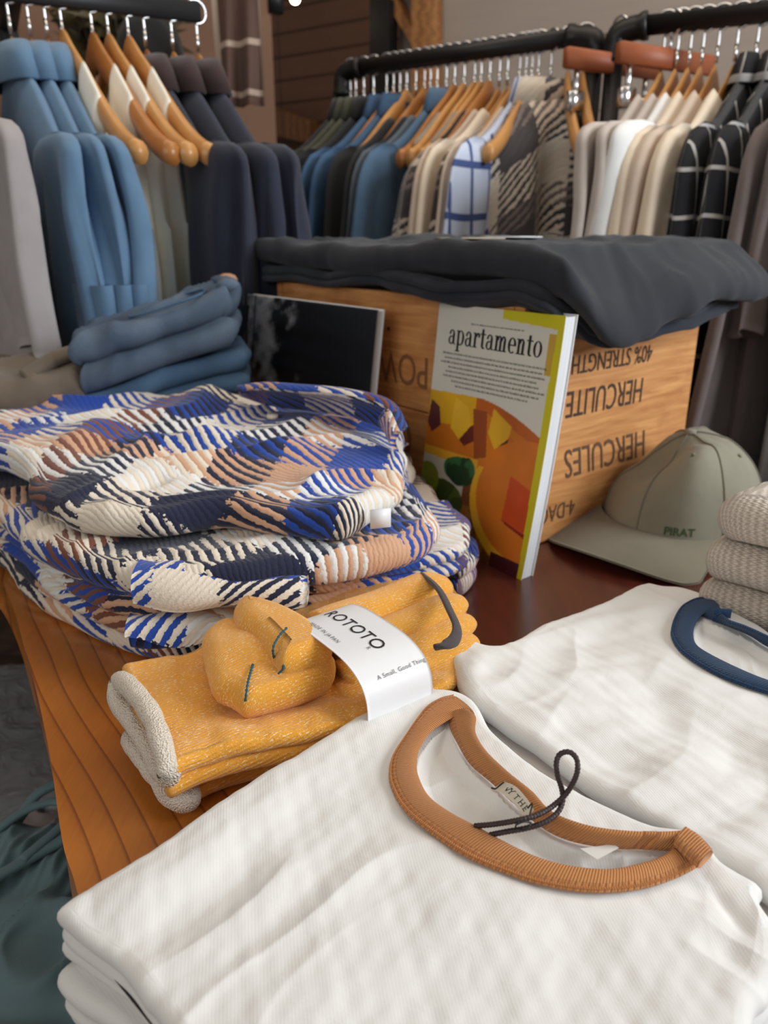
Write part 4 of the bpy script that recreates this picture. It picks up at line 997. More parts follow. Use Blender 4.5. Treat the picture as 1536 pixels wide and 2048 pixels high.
f4 = curve_px([(-260, 960), (-100, 1040), (0, 1132), (75, 1200), (156, 1252), (275, 1308), (350, 1312), (430, 1300), (560, 1270), (700, 1220), (880, 1172)], .01)
r4 = curve_px([(880, 1172), (935, 1172), (952, 1140), (930, 1100)], .014)+[(.05, .80)]
plaid('lowest plaid overshirt, edge resting on the honey table board', [f4, r4, [(.05, .80), (-.1, .86), (-.3, .88), (-.52, .86)], [(-.52, .86), (-.56, .8), tuple(f4[0])]], .001, .034, 71, 2, 25, n=150, off=(.3, .1))
f3 = curve_px([(-300, 930), (-120, 1000), (0, 1085), (70, 1150), (140, 1205), (250, 1255), (340, 1262), (400, 1240), (520, 1225), (680, 1195), (850, 1150)], .045)
r3 = curve_px([(850, 1150), (930, 1120), (938, 1080), (905, 1052)], .045)+[(.04, .80)]
rg3 = ridge_px([(250, 1180, 420, 1150, .012, .004)], .06)
SH3 = plaid('plaid overshirt second from the bottom, folded thick at its right end', [f3, r3, [(.04, .80), (-.1, .86), (-.3, .88), (-.54, .86)], [(-.54, .86), (-.58, .8), tuple(f3[0])]], .035, .065, 72, 2, -12, rg3, 150, off=(.05, .45))
f2 = curve_px([(-320, 915), (-140, 960), (0, 1035), (60, 1095), (130, 1135), (230, 1160), (330, 1172), (470, 1172), (600, 1150), (700, 1140), (845, 1105)], .08)
r2 = curve_px([(845, 1105), (868, 1070), (858, 1020), (830, 985)], .08)+[(.03, .80)]
rg2 = []
SH2 = plaid('third plaid overshirt, showing wide cream and black diagonal twill', [f2, r2, [(.03, .80), (-.1, .86), (-.3, .885), (-.55, .87)], [(-.55, .87), (-.6, .8), tuple(f2[0])]], .066, .093, 73, 1, 38, rg2, 180, off=(.11, .2))
tp = plaid('top plaid overshirt with collar, buttons and a small white side label', [front, right, backl, left], .094, TOPZ, 77, 1, 14, rg, 300, .0055, zf_top, (.02, .03), 7)
def top_z(x, y): return TOPZ+float(zf_top(np.array(x), np.array(y)))+float(seg_ridges(np.array([x]), np.array([y]), rg)[0])
# collar: folded band standing at the back right of the top shirt
def on_top(px, py, dz=0.0):
    z = TOPZ+.02
    for _ in range(3): p = P(px, py, z); z = top_z(p[0], p[1])+dz
    return P(px, py, z)
cA = [on_top(480, 792, .004), on_top(540, 812, .004), on_top(620, 822, .004), on_top(700, 835, .006), on_top(770, 862, .008), on_top(796, 905, .006)]
cB = [on_top(470, 782, .022), on_top(520, 776, .030), on_top(590, 780, .034), on_top(690, 790, .034), on_top(770, 812, .030), on_top(800, 862, .022)]
V, F, U = ribbon(cA, cB, 80, .006, 14, .006); mk('collar', V, F, M_plaid, tp, uv=U*np.array([1, .045])+np.array([.25, .3]))
cC = [(p[0]+.004, p[1]+.022, p[2]-.006) for p in cB]
V, F, U = ribbon(cB, cC, 80, .006, 14, .004); mk('collar_stand', V, F, M_plaid, tp, uv=U*np.array([1, .03])+np.array([.1, .4]))
M_button = plain('cream_button', sr(222, 208, 190), .3)
for k, (px, py) in enumerate(((352, 873), (545, 832))):
    p = on_top(px, py, .004); mk('button', *tube([(p[0], p[1], p[2]-.002), (p[0], p[1]-.0006, p[2]+.0018)], .0058, 20), M_button, tp)
mk('side_label', *box(-.006, .010, -.0006, .0006, -.009, .006, frame2(Vector(P(756, 1030, TOPZ-.006))+Vector((0, -.004, 0)), Vector((1, .3, 0)))), M_paper, tp)
# placket ridge
pl = [on_top(x, y, .0025) for x, y in ((60, 800), (160, 830), (260, 855), (352, 878), (450, 900), (560, 925), (650, 935))]
# rolled sleeve folds on the pile front: spiral loops of plaid cloth
def spiral_fold(px, z, axis, r, parent, turns=1.25, wid=.10, squash=.6, rot=0, name='sleeve_fold', uo=0):
    c = Vector(P(px[0], px[1], z)); ax = Vector(axis).normalized(); sd = Vector((-ax.y, ax.x, 0)); th = np.linspace(0, turns*2*np.pi, 56); rr = r*(.28+.72*th/th[-1]); n = 40
    V = []; V2 = []; UV = []
    for k in range(n):
        q = k/(n-1.0)
        for a, rad in zip(th, rr):
            taper = (1-.93*q**2.2)**.5; x = rad*taper*math.cos(a+rot)*1.0; zz = rad*squash*taper*math.sin(a+rot)
            wv = .0022*math.sin(9*q+2*a)
            p = c+ax*(wid*q)+sd*(x+wv)+Vector((0, 0, zz-.010*q+wv)); d = sd*math.cos(a+rot)+Vector((0, 0, math.sin(a+rot)))
            V.append(list(p)); V2.append(list(p+d*.0055)); UV.append((rad*a*.9+uo, wid*q+uo))
    m = len(th); F = gridF(n, m, flip=True).tolist()+gridF(n, m, off=n*m).tolist()
    for i in range(m-1): F += [[i, i+1, n*m+i+1, n*m+i], [(n-1)*m+i, n*m+(n-1)*m+i, n*m+(n-1)*m+i+1, (n-1)*m+i+1]]
    for k in range(n-1): F += [[k*m+m-1, (k+1)*m+m-1, n*m+(k+1)*m+m-1, n*m+k*m+m-1]]
    mk(name, np.vstack([V, V2]), F, M_plaid, parent, uv=UV+UV)
spiral_fold((282, 1158), .078, (1, .02, 0), .022, SH2, 1.2, .12, .62, 2.4, uo=.1)
spiral_fold((262, 1258), .046, (1, .1, 0), .016, SH3, 1.1, .09, .6, 2.4, uo=.3)

# ------------------------------------------------------------------ mustard socks
def sock_pair(name, label, zb, zt, dxy, mat, hem_px, top=True, group='mustard sock pairs bound in paper'):
    t = thing(name, label, 'socks', (-.05+dxy[0], .43+dxy[1], zb), 0, group)
    zm = (zb+zt)/2; K = lambda pts, z: [tuple(np.array(P(x, y, z)[:2])+np.array(dxy)) for x, y in pts]
    # long leg part: outline from cuff (left) to the right end
    f_ = K([(335, 1575), (400, 1545), (500, 1520), (640, 1490), (780, 1450), (905, 1390)], zm); r_ = K([(905, 1390), (925, 1350), (918, 1285), (895, 1200), (850, 1145)], zm)
    b_ = K([(850, 1145), (790, 1160), (700, 1195), (560, 1250), (450, 1290), (380, 1325), (300, 1340), (240, 1352)], zm); l_ = K([(240, 1352), (262, 1420), (310, 1490), (335, 1575)], zm)
    ax = np.array(P(880, 1240, zm)[:2])-np.array(P(290, 1460, zm)[:2]); ang = math.degrees(math.atan2(ax[1], ax[0]))
    rg_ = ridge_px([(380, 1500, 700, 1420, .012, .003), (560, 1360, 900, 1240, .008, -.003), (620, 1400, 900, 1330, .006, -.003), (350, 1440, 560, 1385, .01, -.002)], zt)
    V, F, U = slab([f_, r_, b_, l_], (150, 90), zb, zt, 2, 8, lambda x, y: .0012*noise(x, y, 3, 30, 3)+seg_ridges(x-dxy[0], y-dxy[1], rg_), None, .22, 5, uvrot=-ang, amp_xy=.0015, smooth_it=6)
    mk('sock_leg', V, F, mat, t, uv=U)
    # terry cuff: flattened mouth loop of toweling
    lp = []
    for x, y, z in hem_px: p = P(x, y, z); lp.append((p[0]+dxy[0], p[1]+dxy[1], z))
    mk('terry_cuff', *tube(catmull(lp, 90, True), .0062+.0006*noise(np.linspace(0, 1, 90), np.zeros(90), 3, 7, 2), 12, True), M_terry, t, label='cream terry cuff')
    return t, ang
zb2, zt2 = .001, .024; zb1, zt1 = .025, .046
hem2 = [(238, 1462, .020), (262, 1500, .021), (292, 1540, .019), (318, 1578, .012), (352, 1580, .008), (345, 1545, .012), (312, 1515, .016), (270, 1480, .016)]
hem1 = [(240, 1362, .045), (268, 1384, .052), (302, 1430, .053), (322, 1485, .050), (338, 1548, .040), (322, 1540, .030), (296, 1490, .032), (262, 1440, .036), (236, 1400, .038)]
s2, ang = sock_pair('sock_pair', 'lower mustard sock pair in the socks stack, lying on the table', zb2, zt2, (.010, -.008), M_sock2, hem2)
s1, ang = sock_pair('sock_pair', 'upper mustard sock pair in the socks stack with folded heel showing', zb1, zt1, (0, 0), M_sock, hem1)
def sock_blob(outline, z0, z1, parent, name, rot, disp=None, mat=M_sock, n=60):
    f_, r_, b_, l_ = [K3(s, (z0+z1)/2) for s in outline]
    V, F, U = slab([f_, r_, b_, l_], (n, n), z0, z1, 1, 10, disp, None, .1, 9, uvrot=rot, smooth_it=16); return mk(name, V, F, mat, parent, uv=U)
K3 = lambda pts, z: [P(x, y, z)[:2] for x, y in pts]
sock_blob([[(486, 1424), (450, 1398), (425, 1388), (412, 1345)], [(412, 1345), (404, 1290), (440, 1256), (475, 1252)], [(475, 1252), (540, 1290), (620, 1330), (672, 1320)], [(672, 1320), (668, 1360), (600, 1395), (486, 1424)]], .044, .066, s1, 'heel', -ang,
          lambda x, y: .005*np.exp(-((x+.085)**2+(y-.43)**2)/.0006))
sock_blob([[(560, 1350), (535, 1320), (500, 1280), (472, 1262)], [(472, 1262), (468, 1232), (490, 1214), (530, 1218)], [(530, 1218), (580, 1235), (630, 1262), (668, 1290)], [(668, 1290), (660, 1320), (610, 1340), (560, 1350)]], .052, .080, s1, 'toe', -ang,
          lambda x, y: .003*np.exp(-((x+.06)**2+(y-.48)**2)/.0004))
M_teal = plain('teal_stitching', sr(36, 84, 100), .8)
def stitch(pts, zs, parent):
    q = [P(x, y, z) for (x, y), z in zip(pts, zs)]; mk('seam', *tube(catmull(q, 40), .0007+.0003*np.sin(np.arange(40)*2.2), 6), M_teal, parent, label='teal seam')
stitch([(489, 1421), (492, 1390), (497, 1360), (506, 1328)], [.052, .064, .068, .0685], s1)
stitch([(552, 1330), (546, 1300), (556, 1275), (574, 1255)], [.062, .079, .082, .083], s1)
stitch([(556, 1348), (566, 1338), (567, 1330)], [.068, .070, .071], s1)
# rounded toe ends on the right, several lobes along the sock direction
axd = Vector((math.cos(math.radians(ang)), math.sin(math.radians(ang)), 0))
for px, z, rr in (((835, 1185), .062, .019), ((868, 1222), .060, .014), ((885, 1262), .052, .013), ((890, 1302), .044, .013), ((900, 1338), .036, .012)):
    c = Vector(P(px[0], px[1], z)); n = 30; q = np.linspace(0, 1, n); path = [list(c+axd*(.03-.115*a)+Vector((0, 0, -.004*a))) for a in q]
    r_ = rr*np.sqrt(np.clip(1-(1-np.clip(q*5, 0, 1))**2, .004, 1))*(1+.05*np.sin(q*9)); V, F = tube(path, r_, 24, flat=.62)
    uv = np.stack([np.repeat(q*.115, 24), np.tile(np.linspace(0, .1, 24), n)], -1); mk('sock_fold', V, F, M_sock, s1, uv=uv)
for px, z in (((905, 1360), .016), ((895, 1385), .012)):
    c = Vector(P(px[0], px[1], z)); q = np.linspace(0, 1, 24); r_ = .011*np.sqrt(np.clip(1-(1-np.clip(q*5, 0, 1))**2, .004, 1))
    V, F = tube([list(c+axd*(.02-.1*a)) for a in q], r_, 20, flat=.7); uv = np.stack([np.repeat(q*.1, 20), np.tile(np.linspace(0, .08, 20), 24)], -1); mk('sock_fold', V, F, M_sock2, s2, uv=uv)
C_el = cloth('dark_grey_elastic', sr(78, 68, 68), sr(60, 52, 54), 200, 1500, .5)
def elastic(pts, parent): mk('elastic_loop', *tube(catmull([P(x, y, z) for x, y, z in pts], 60), .0042, 12, flat=.5, up=(.6, .2, .6)), C_el, parent)
elastic([(848, 1152, .070), (878, 1180, .075), (900, 1222, .074), (914, 1256, .072), (908, 1280, .070), (890, 1290, .070), (870, 1295, .068)], s1)
# paper bands round both pairs
def band(parent, zc, hz, hw, a_px, b_px, z_ref, thick=.0006, mat=M_paper, dn=0.0):
    """sleeve of paper: superellipse loop (half width hw, half height hz) swept between two positions along the socks"""
    a = Vector(P(*a_px, z_ref)); b = Vector(P(*b_px, z_ref)); sd = Vector((-axd.y, axd.x, 0)); n, k = 24, 96; V = []
    L = (b-a).dot(axd); th = np.linspace(0, 2*np.pi, k, endpoint=False); mid = a
    def pt(s, ang_, w=0):   # s metres along, ang_ around from the near edge over the top
        c, s_ = math.cos(ang_), math.sin(ang_); x = -(hw+w)*math.copysign(abs(c)**.62, c); z = (hz+w)*math.copysign(abs(s_)**.72, s_)
        return mid+axd*s+sd*(x)+Vector((0, 0, zc+z-mid.z))
    for i in range(n):
        for a_ in th: V.append(list(pt(L*i/(n-1.0), a_)))
    for i in range(n):
        for a_ in th: V.append(list(pt(L*i/(n-1.0), a_, -thick)))
    F = gridF(n, k, False, True).tolist()+gridF(n, k, False, True, off=n*k, flip=True).tolist()
    for j in range(k):
        j2 = (j+1) % k; F += [[j, n*k+j, n*k+j2, j2], [(n-1)*k+j, (n-1)*k+j2, n*k+(n-1)*k+j2, n*k+(n-1)*k+j]]
    o_ = mk('paper_band', V, F, mat, parent); return o_, pt, L
b1, pt1, L1 = band(s1, .050, .0300, .0500, (640, 1282), (768, 1238), .080)
b2, pt2, L2 = band(s2, .0135, .0130, .070, (618, 1345), (735, 1300), .05)
# cumulative arc -> angle table for lettering on the band
def arc_tab(pt):
    A = np.linspace(0, math.pi, 200); p = np.array([list(pt(0, a)) for a in A]); d = np.r_[0, np.cumsum(np.linalg.norm(np.diff(p, axis=0), axis=1))]; return A, d
def band_text(s, size, pt, s0, arc0, along, mat, parent, spacing=1.0, sx=1.0, flip=1):
    A, d = arc_tab(pt)
    def fn(a, b):
        if along: s_, q = s0+a, arc0+b
        else: s_, q = s0+b, arc0-a
        return list(pt(s_, float(np.interp(q, d, A)), .0004))
    text_on('band_lettering', s, size, fn, mat, parent, spacing, .0, sx)
A_, d_ = arc_tab(pt1)
band_text('ROTOTO', .0135, pt1, L1*.46, .100, False, M_ink, b1, 1.05, 1.0)
band_text('R', .004, pt1, L1*.38, .046, False, M_greyink, b1)
band_text('MADE IN JAPAN', .0042, pt1, L1*.14, .092, False, M_greyink, b1, 1.1)
band_text('A Small, Good Thing', .0038, pt1, L1*.24, .022, True, M_greyink, b1, 1.1)
band_text('A Small, Good Thing', .0038, pt2, L2*.25, .0115, True, M_greyink, b2, 1.1)
# ------------------------------------------------------------------ folded ringer tees
def tee_stack_piece(name, label, outline, z0, z1, mat, seed, group, layers=1, n=60, extra=0):
    V, F, U = slab(outline, (n, n), z0, z1, layers, 8, lambda x, y: .0008*noise(x, y, seed, 12, 3), None, .45, seed, amp_xy=.0022, smooth_it=4)
    t = thing(name, label, 't-shirt', (float(V[:, 0].mean()), float(V[:, 1].mean()), z0), 0, group); mk('folded_body', V, F, mat, t, uv=U); return t
def shift(o, dx, dy, sc=1.0):
    P_ = np.vstack([np.array(s) for s in o]); c = P_.mean(0); return [[tuple((np.array(p)-c)*sc+c+np.array([dx, dy])) for p in s] for s in o]
def ringer(label, outline, z0, z1, fo, fi, bu, bl, matb, matc, seed, rg, n=320, group=None, zc=None, depth=.006, band=.0026, uvrot=0):
    """fo/fi: outer and inner edge of the front collar band (pixels); bu/bl: upper and lower edge of the back band seen inside the neck"""
    zc = zc or z1
    FO = [P(x, y, zc+.0015) for x, y in fo]; FI = [P(x, y, zc+.0050) for x, y in fi]
    hole = np.array([p[:2] for p in FI]+[P(x, y, zc+.004)[:2] for x, y in bl][::-1])
    mid = np.array([(np.array(a[:2])+np.array(b[:2]))/2 for a, b in zip(resample(np.array(FO), 30), resample(np.array(FI), 30))])
    hp = resample(np.vstack([hole, hole[:1]]), 90)[:-1]
    def disp(x, y):
        base = .0032*(folds(x, y, seed, 38, 9, 4, 1.4)-.45)+.0022*noise(x, y, seed+5, 5, 3)+seg_ridges(x, y, rg)+.0006*noise(x, y, seed+9, 40, 2)
        d = dist_poly(x, y, hp); ins = inside(x, y, hp); near = np.exp(-(d/.03)**2)
        base = base*(1-.75*near*(~ins)); base = np.where(ins, base*.5-depth*np.clip(d/.006, 0, 1)**.7+.002*folds(x, y, seed+3, 70, 22, 3), base)
        return base
    V, F, U = slab(outline, (n, int(n*.85)), z0, z1, 1, 8, disp, None, .3, seed, amp_xy=.0015, smooth_it=6, uvrot=uvrot)
    t = thing('ringer_tee', label, 't-shirt', (float(V[:, 0].mean()), float(V[:, 1].mean()), z0), 0, group); mk('folded_body', V, F, matb, t, uv=U)
    Vr, Fr, Ur = ribbon(FI, FO, 260, band, 16, .0012); mk('front_collar', Vr, Fr, matc, t, uv=Ur)
    FOc, FIc = catmull(np.array(FO), 1500), catmull(np.array(FI), 1500); q_ = np.arange(1500)
    for base_u, amp_u, per_ in ((.80, .035, 1.05), (.93, .03, 1.05)):
        uu = (base_u+amp_u*np.sin(q_*per_))[:, None]; L_ = FIc*(1-uu)+FOc*uu; L_[:, 2] += .0017+.0003*np.cos(q_*per_)
        mk('collar_stitching', *tube(L_, .00032, 5), matc, t)
    BU = [P(x, y, zc+.0105) for x, y in bu]; BL = [P(x, y, zc+.0005) for x, y in bl]
    Vr, Fr, Ur = ribbon(BU, BL, 220, .0032, 14, .0008); mk('back_collar', Vr, Fr, matc, t, uv=Ur)
    return t
# --- front stack, tan collar
left_e = [(830, 1380), (735, 1430), (560, 1538), (400, 1640), (250, 1742), (150, 1795), (110, 1822)]
front_e = [(109, 1832), (136, 1856), (191, 1897), (239, 1935), (290, 1999), (330, 2052)]
ZT = .05
def plan(pts, z): return [P(x, y, z)[:2] for x, y in pts]
LE = plan(left_e, ZT-.004); FE = plan(front_e, ZT-.004)+[(-.03, .135), (.02, .085), (.06, .06)]
RE = [(.06, .06), (.10, .12), (.123, .175)]+plan([(1500, 2036), (1534, 1998), (1562, 1930), (1548, 1860), (1512, 1805)], ZT-.004)
BE = plan([(1512, 1805), (1521, 1776), (1447, 1735), (1424, 1706), (1390, 1668), (1300, 1652), (1210, 1614), (1130, 1572), (1050, 1520), (985, 1462), (950, 1405), (905, 1384), (830, 1380)], ZT-.004)
out1 = [LE, [LE[-1]]+FE, RE, BE]
out1b = [LE, [LE[-1]]+FE, RE, [RE[-1]]+plan([(1480, 1740), (1300, 1660), (1130, 1590), (985, 1490), (905, 1400)], ZT-.004)+[LE[0]]]
grp = 'ringer tees folded in the front pile'
for k, (z0, z1, dx, dy, sc, lab) in enumerate(((.001, .0125, -.001, -.012, .985, 'white folded tee at the bottom of the front pile'), (.013, .0245, -.001, -.009, .985, 'white folded tee second from the bottom of the front pile'), (.025, .0405, .000, -.0015, .995, 'white folded tee directly beneath the tan collared tee'))):
    tee_stack_piece('ringer_tee', lab, shift(out1b, dx, dy, sc), z0, z1, M_tee, 300+k, grp, 2 if k != 1 else 1, 110)
sc7 = lambda pts: [(700+x/1.8373, 1150+y/1.8373) for x, y in pts]
fo = sc7([(375, 447), (325, 462), (270, 500), (200, 600), (155, 670), (143, 720), (150, 780), (200, 870), (300, 955), (420, 1035), (560, 1095), (700, 1140), (880, 1168), (1050, 1158), (1180, 1122), (1280, 1072), (1332, 1022)])
fi = sc7([(458, 512), (415, 500), (385, 520), (300, 575), (256, 640), (246, 690), (252, 740), (290, 812), (370, 872), (470, 925), (560, 975), (680, 1032), (800, 1066), (950, 1080), (1080, 1056), (1165, 1022), (1205, 975), (1240, 935)])
bu = sc7([(430, 492), (462, 520), (462, 580), (500, 645), (580, 722), (670, 795), (720, 850), (780, 888), (900, 925), (1050, 942), (1180, 942), (1235, 936)])
bl = sc7([(362, 515), (366, 560), (390, 612), (440, 695), (520, 765), (600, 840), (700, 925), (800, 975), (950, 1002), (1080, 1008), (1150, 1012), (1180, 1015)])
rgs = ridge_px([(180, 1810, 420, 1740, .014, .004), (240, 1880, 700, 1640, .022, -.005), (300, 1800, 640, 1520, .02, .004), (430, 1900, 650, 1660, .012, .004), (700, 1600, 560, 1720, .02, -.003), (860, 1680, 700, 1900, .018, -.003),
                (1230, 1790, 1100, 1900, .010, -.0025), (1400, 1760, 1395, 1800, .008, -.004), (1480, 1880, 1440, 1930, .014, -.005), (1250, 1890, 1000, 1960, .02, -.002), (1392, 1730, 1510, 1872, .0035, -.0035), (950, 1980, 1150, 1850, .02, .002),
                (890, 1480, 860, 1560, .008, .002), (930, 1540, 920, 1620, .006, -.003), (970, 1600, 960, 1650, .006, .002)], ZT)
tee1 = ringer('white tee with tan ribbed collar lying on top of the front pile', out1, .0375, ZT, fo, fi, bu, bl, M_tee, M_tan, 311, rgs, 340, grp, uvrot=35)
# shoulder join of the collar band
q = [P(x, y, ZT+.0085) for x, y in sc7([(1240, 928), (1195, 985), (1225, 1030), (1285, 1075)])]
V, F, U = ribbon([P(x, y, ZT+.009) for x, y in sc7([(1238, 928), (1290, 965), (1334, 1018)])], [P(x, y, ZT+.0075) for x, y in sc7([(1185, 990), (1230, 1035), (1278, 1076)])], 60, .004, 12, .0005); mk('collar_join', V, F, M_tan, tee1, uv=U)
# neck label with lettering, curved
la0 = [P(x, y, ZT+.013) for x, y in [(1008, 1563), (1030, 1572), (1046, 1588), (1060, 1606), (1068, 1620)]]; la1 = [P(x, y, ZT+.004) for x, y in [(987, 1577), (1008, 1590), (1026, 1606), (1040, 1624), (1046, 1637)]]
M_lab = plain('ivory_label', sr(226, 218, 200), .7)
V, F, U = ribbon(la0, la1, 40, .0008, 8); lb_o = mk('neck_label', V, F, M_lab, tee1, uv=U)
LA, LB = catmull(np.array(la0), 60), catmull(np.array(la1), 60)
def lab_fn(a, b, tot=.0315):
    k = min(1, max(0, a/tot))*59; i = int(min(58, k)); f_ = k-i; p = LA[i]*(1-f_)+LA[i+1]*f_; q = LB[i]*(1-f_)+LB[i+1]*f_; s = min(1, max(0, 1-b/.0125)); r = p*(1-s)+q*s; nn = Vector((-.35, -.45, .8)).normalized()*.0008
    return [r[0]+nn.x, r[1]+nn.y, r[2]+nn.z]
for k, ch in enumerate('WYTHE'):
    V, F = text_geo(ch, .0078); w = V[:, 0].max()-V[:, 0].min(); V[:, 0] -= V[:, 0].min()
    pieces = V.copy(); fnv = lambda a, b, k=k: lab_fn(.0024+k*.0058+a*.8, .0034+b)
    mk('label_lettering', [fnv(v[0], v[1]) for v in pieces], F, M_ink, lb_o, smooth=False)
    if ch in 'WYTHE':   # small serifs
        SV = []; SF = []
        feet = {'W': [(0, 1), (1, 1)], 'Y': [(0, 1), (1, 1), (.5, 0)], 'T': [(.5, 0)], 'H': [(.08, 0), (.92, 0), (.08, 1), (.92, 1)], 'E': [(.08, 0), (.08, 1)]}[ch]
        for fx, fy in feet:
            cx_ = fx*w; y_ = fy*.0053; SF.append([len(SV)+i for i in range(4)]); SV += [(cx_-.0009, y_), (cx_+.0009, y_), (cx_+.0009, y_+.0004), (cx_-.0009, y_+.0004)]
        mk('label_lettering', [fnv(*v) for v in SV], SF, M_ink, lb_o, smooth=False)
M_sheer = plain('sheer_size_tag', sr(222, 220, 216), .4)
sz = mk('size_tag', [P(1160, 1697, ZT+.003), P(1195, 1719, ZT+.003), P(1238, 1696, ZT+.004), P(1228, 1688, ZT+.004)], [[0, 1, 2, 3]], M_sheer, tee1, smooth=False)
# waxed cord loop with a tiny pin, lying over the collar
cord = thing('waxed_cord', 'dark brown waxed cord loop lying across the tan collar opening', 'cord', P(1090, 1640, ZT))
sc9 = lambda pts: [P(930+x/5.12, 1480+y/5.12, ZT+z) for x, y, z in pts]
path = sc9([(100, 880, .006), (300, 862, .010), (550, 820, .016), (760, 760, .017), (920, 660, .018), (1050, 530, .024), (1140, 360, .033), (1150, 220, .038), (1100, 140, .040), (1030, 122, .040), (960, 160, .038), (935, 250, .035), (950, 370, .030), (990, 500, .024), (1000, 620, .019), (950, 740, .016), (820, 840, .014), (640, 900, .012), (420, 940, .009), (260, 970, .005)])
cp = catmull(np.array(path), 300); mk('cord_strand', *tube(cp, .00125+.00014*np.sin(np.arange(300)*1.9), 8), M_cord, cord)
pin = sc9([(575, 800, .015), (540, 850, .016), (520, 895, .013), (600, 925, .014), (660, 880, .017), (668, 845, .017), (600, 838, .018), (520, 870, .016)])
mk('thread_ring', *tube(catmull(np.array(pin), 50), .0004, 6), M_blackmetal, cord)
mk('thread_stitch', *tube(catmull(np.array(sc9([(640, 700, .013), (690, 650, .015), (670, 740, .017), (655, 790, .017)])), 20), .0004, 6), M_blackmetal, cord)
mk('thread_stitch', *tube(catmull(np.array(sc9([(270, 490, .008), (310, 500, .009), (350, 470, .012), (400, 430, .014)])), 20), .0004, 6), M_blackmetal, cord)

# --- second stack, navy collar
Z2 = .046
LE2 = plan([(1290, 1178), (1240, 1198), (1180, 1218), (1081, 1255), (1030, 1290), (985, 1306), (940, 1292), (900, 1284), (887, 1300)], Z2-.006)
FE2 = plan([(887, 1300), (908, 1345), (936, 1398), (985, 1440), (1050, 1486), (1130, 1545), (1220, 1605), (1310, 1655), (1420, 1722), (1536, 1792), (1640, 1870)], Z2-.006)
RE2 = [FE2[-1], (.32, .30), (.40, .40), (.43, .47)]; BE2 = [(.43, .47)]+plan([(1640, 1330), (1536, 1270), (1450, 1228), (1405, 1200), (1340, 1185), (1290, 1178)], Z2-.006)
out2 = [LE2, FE2, RE2, BE2]
grp2 = 'ringer tees folded in the pile on the right'
for k, (z0, z1, dx, dy, sc, lab) in enumerate(((.001, .011, .004, .002, .985, 'cream folded tee at the bottom of the right-hand pile'), (.0115, .0215, -.003, .0, .985, 'cream folded tee second from the bottom of the right-hand pile'), (.022, .032, .001, -.002, .99, 'cream folded tee directly beneath the navy collared tee'))):
    tee_stack_piece('ringer_tee', lab, shift(out2, dx-.003-.002*(2-k), dy-.006-.002*(2-k), sc), z0, z1, M_tee2, 320+k, grp2, 1, 90)
fo2 = sc7([(1330, 92), (1280, 88), (1225, 112), (1195, 150), (1180, 195), (1182, 235), (1220, 290), (1330, 362), (1450, 412), (1536, 440), (1650, 480), (1780, 500)])
fi2 = sc7([(1372, 150), (1330, 132), (1290, 150), (1268, 185), (1262, 225), (1280, 262), (1345, 302), (1450, 352), (1536, 386), (1650, 420), (1780, 440)])
bu2 = sc7([(1350, 120), (1372, 150), (1395, 172), (1450, 190), (1536, 226), (1650, 275), (1780, 340), (1830, 420)]); bl2 = sc7([(1290, 150), (1330, 168), (1400, 190), (1470, 222), (1536, 264), (1640, 310), (1740, 370), (1790, 430)])
rg2_ = ridge_px([(930, 1370, 1300, 1350, .012, .003), (1000, 1440, 1230, 1410, .010, .003), (1060, 1300, 1300, 1260, .016, -.003), (1250, 1330, 1400, 1500, .02, -.005), (1300, 1500, 1450, 1620, .03, .004), (1400, 1400, 1500, 1560, .016, -.004), (960, 1310, 930, 1390, .008, .003), (1330, 1190, 1260, 1260, .012, .003), (1120, 1480, 1350, 1560, .014, -.003)], Z2)
tee2 = ringer('white tee with navy ribbed collar lying on top of the right-hand pile', out2, .0325, Z2, fo2, fi2, bu2, bl2, M_tee, M_navy, 331, rg2_, 260, grp2, uvrot=20)
mk('neck_label', *box(-.006, .006, -.0005, .0005, 0, .007, frame2(Vector(P(1443, 1235, Z2+.006)), Vector((1, -.2, 0)))), M_navy, tee2)

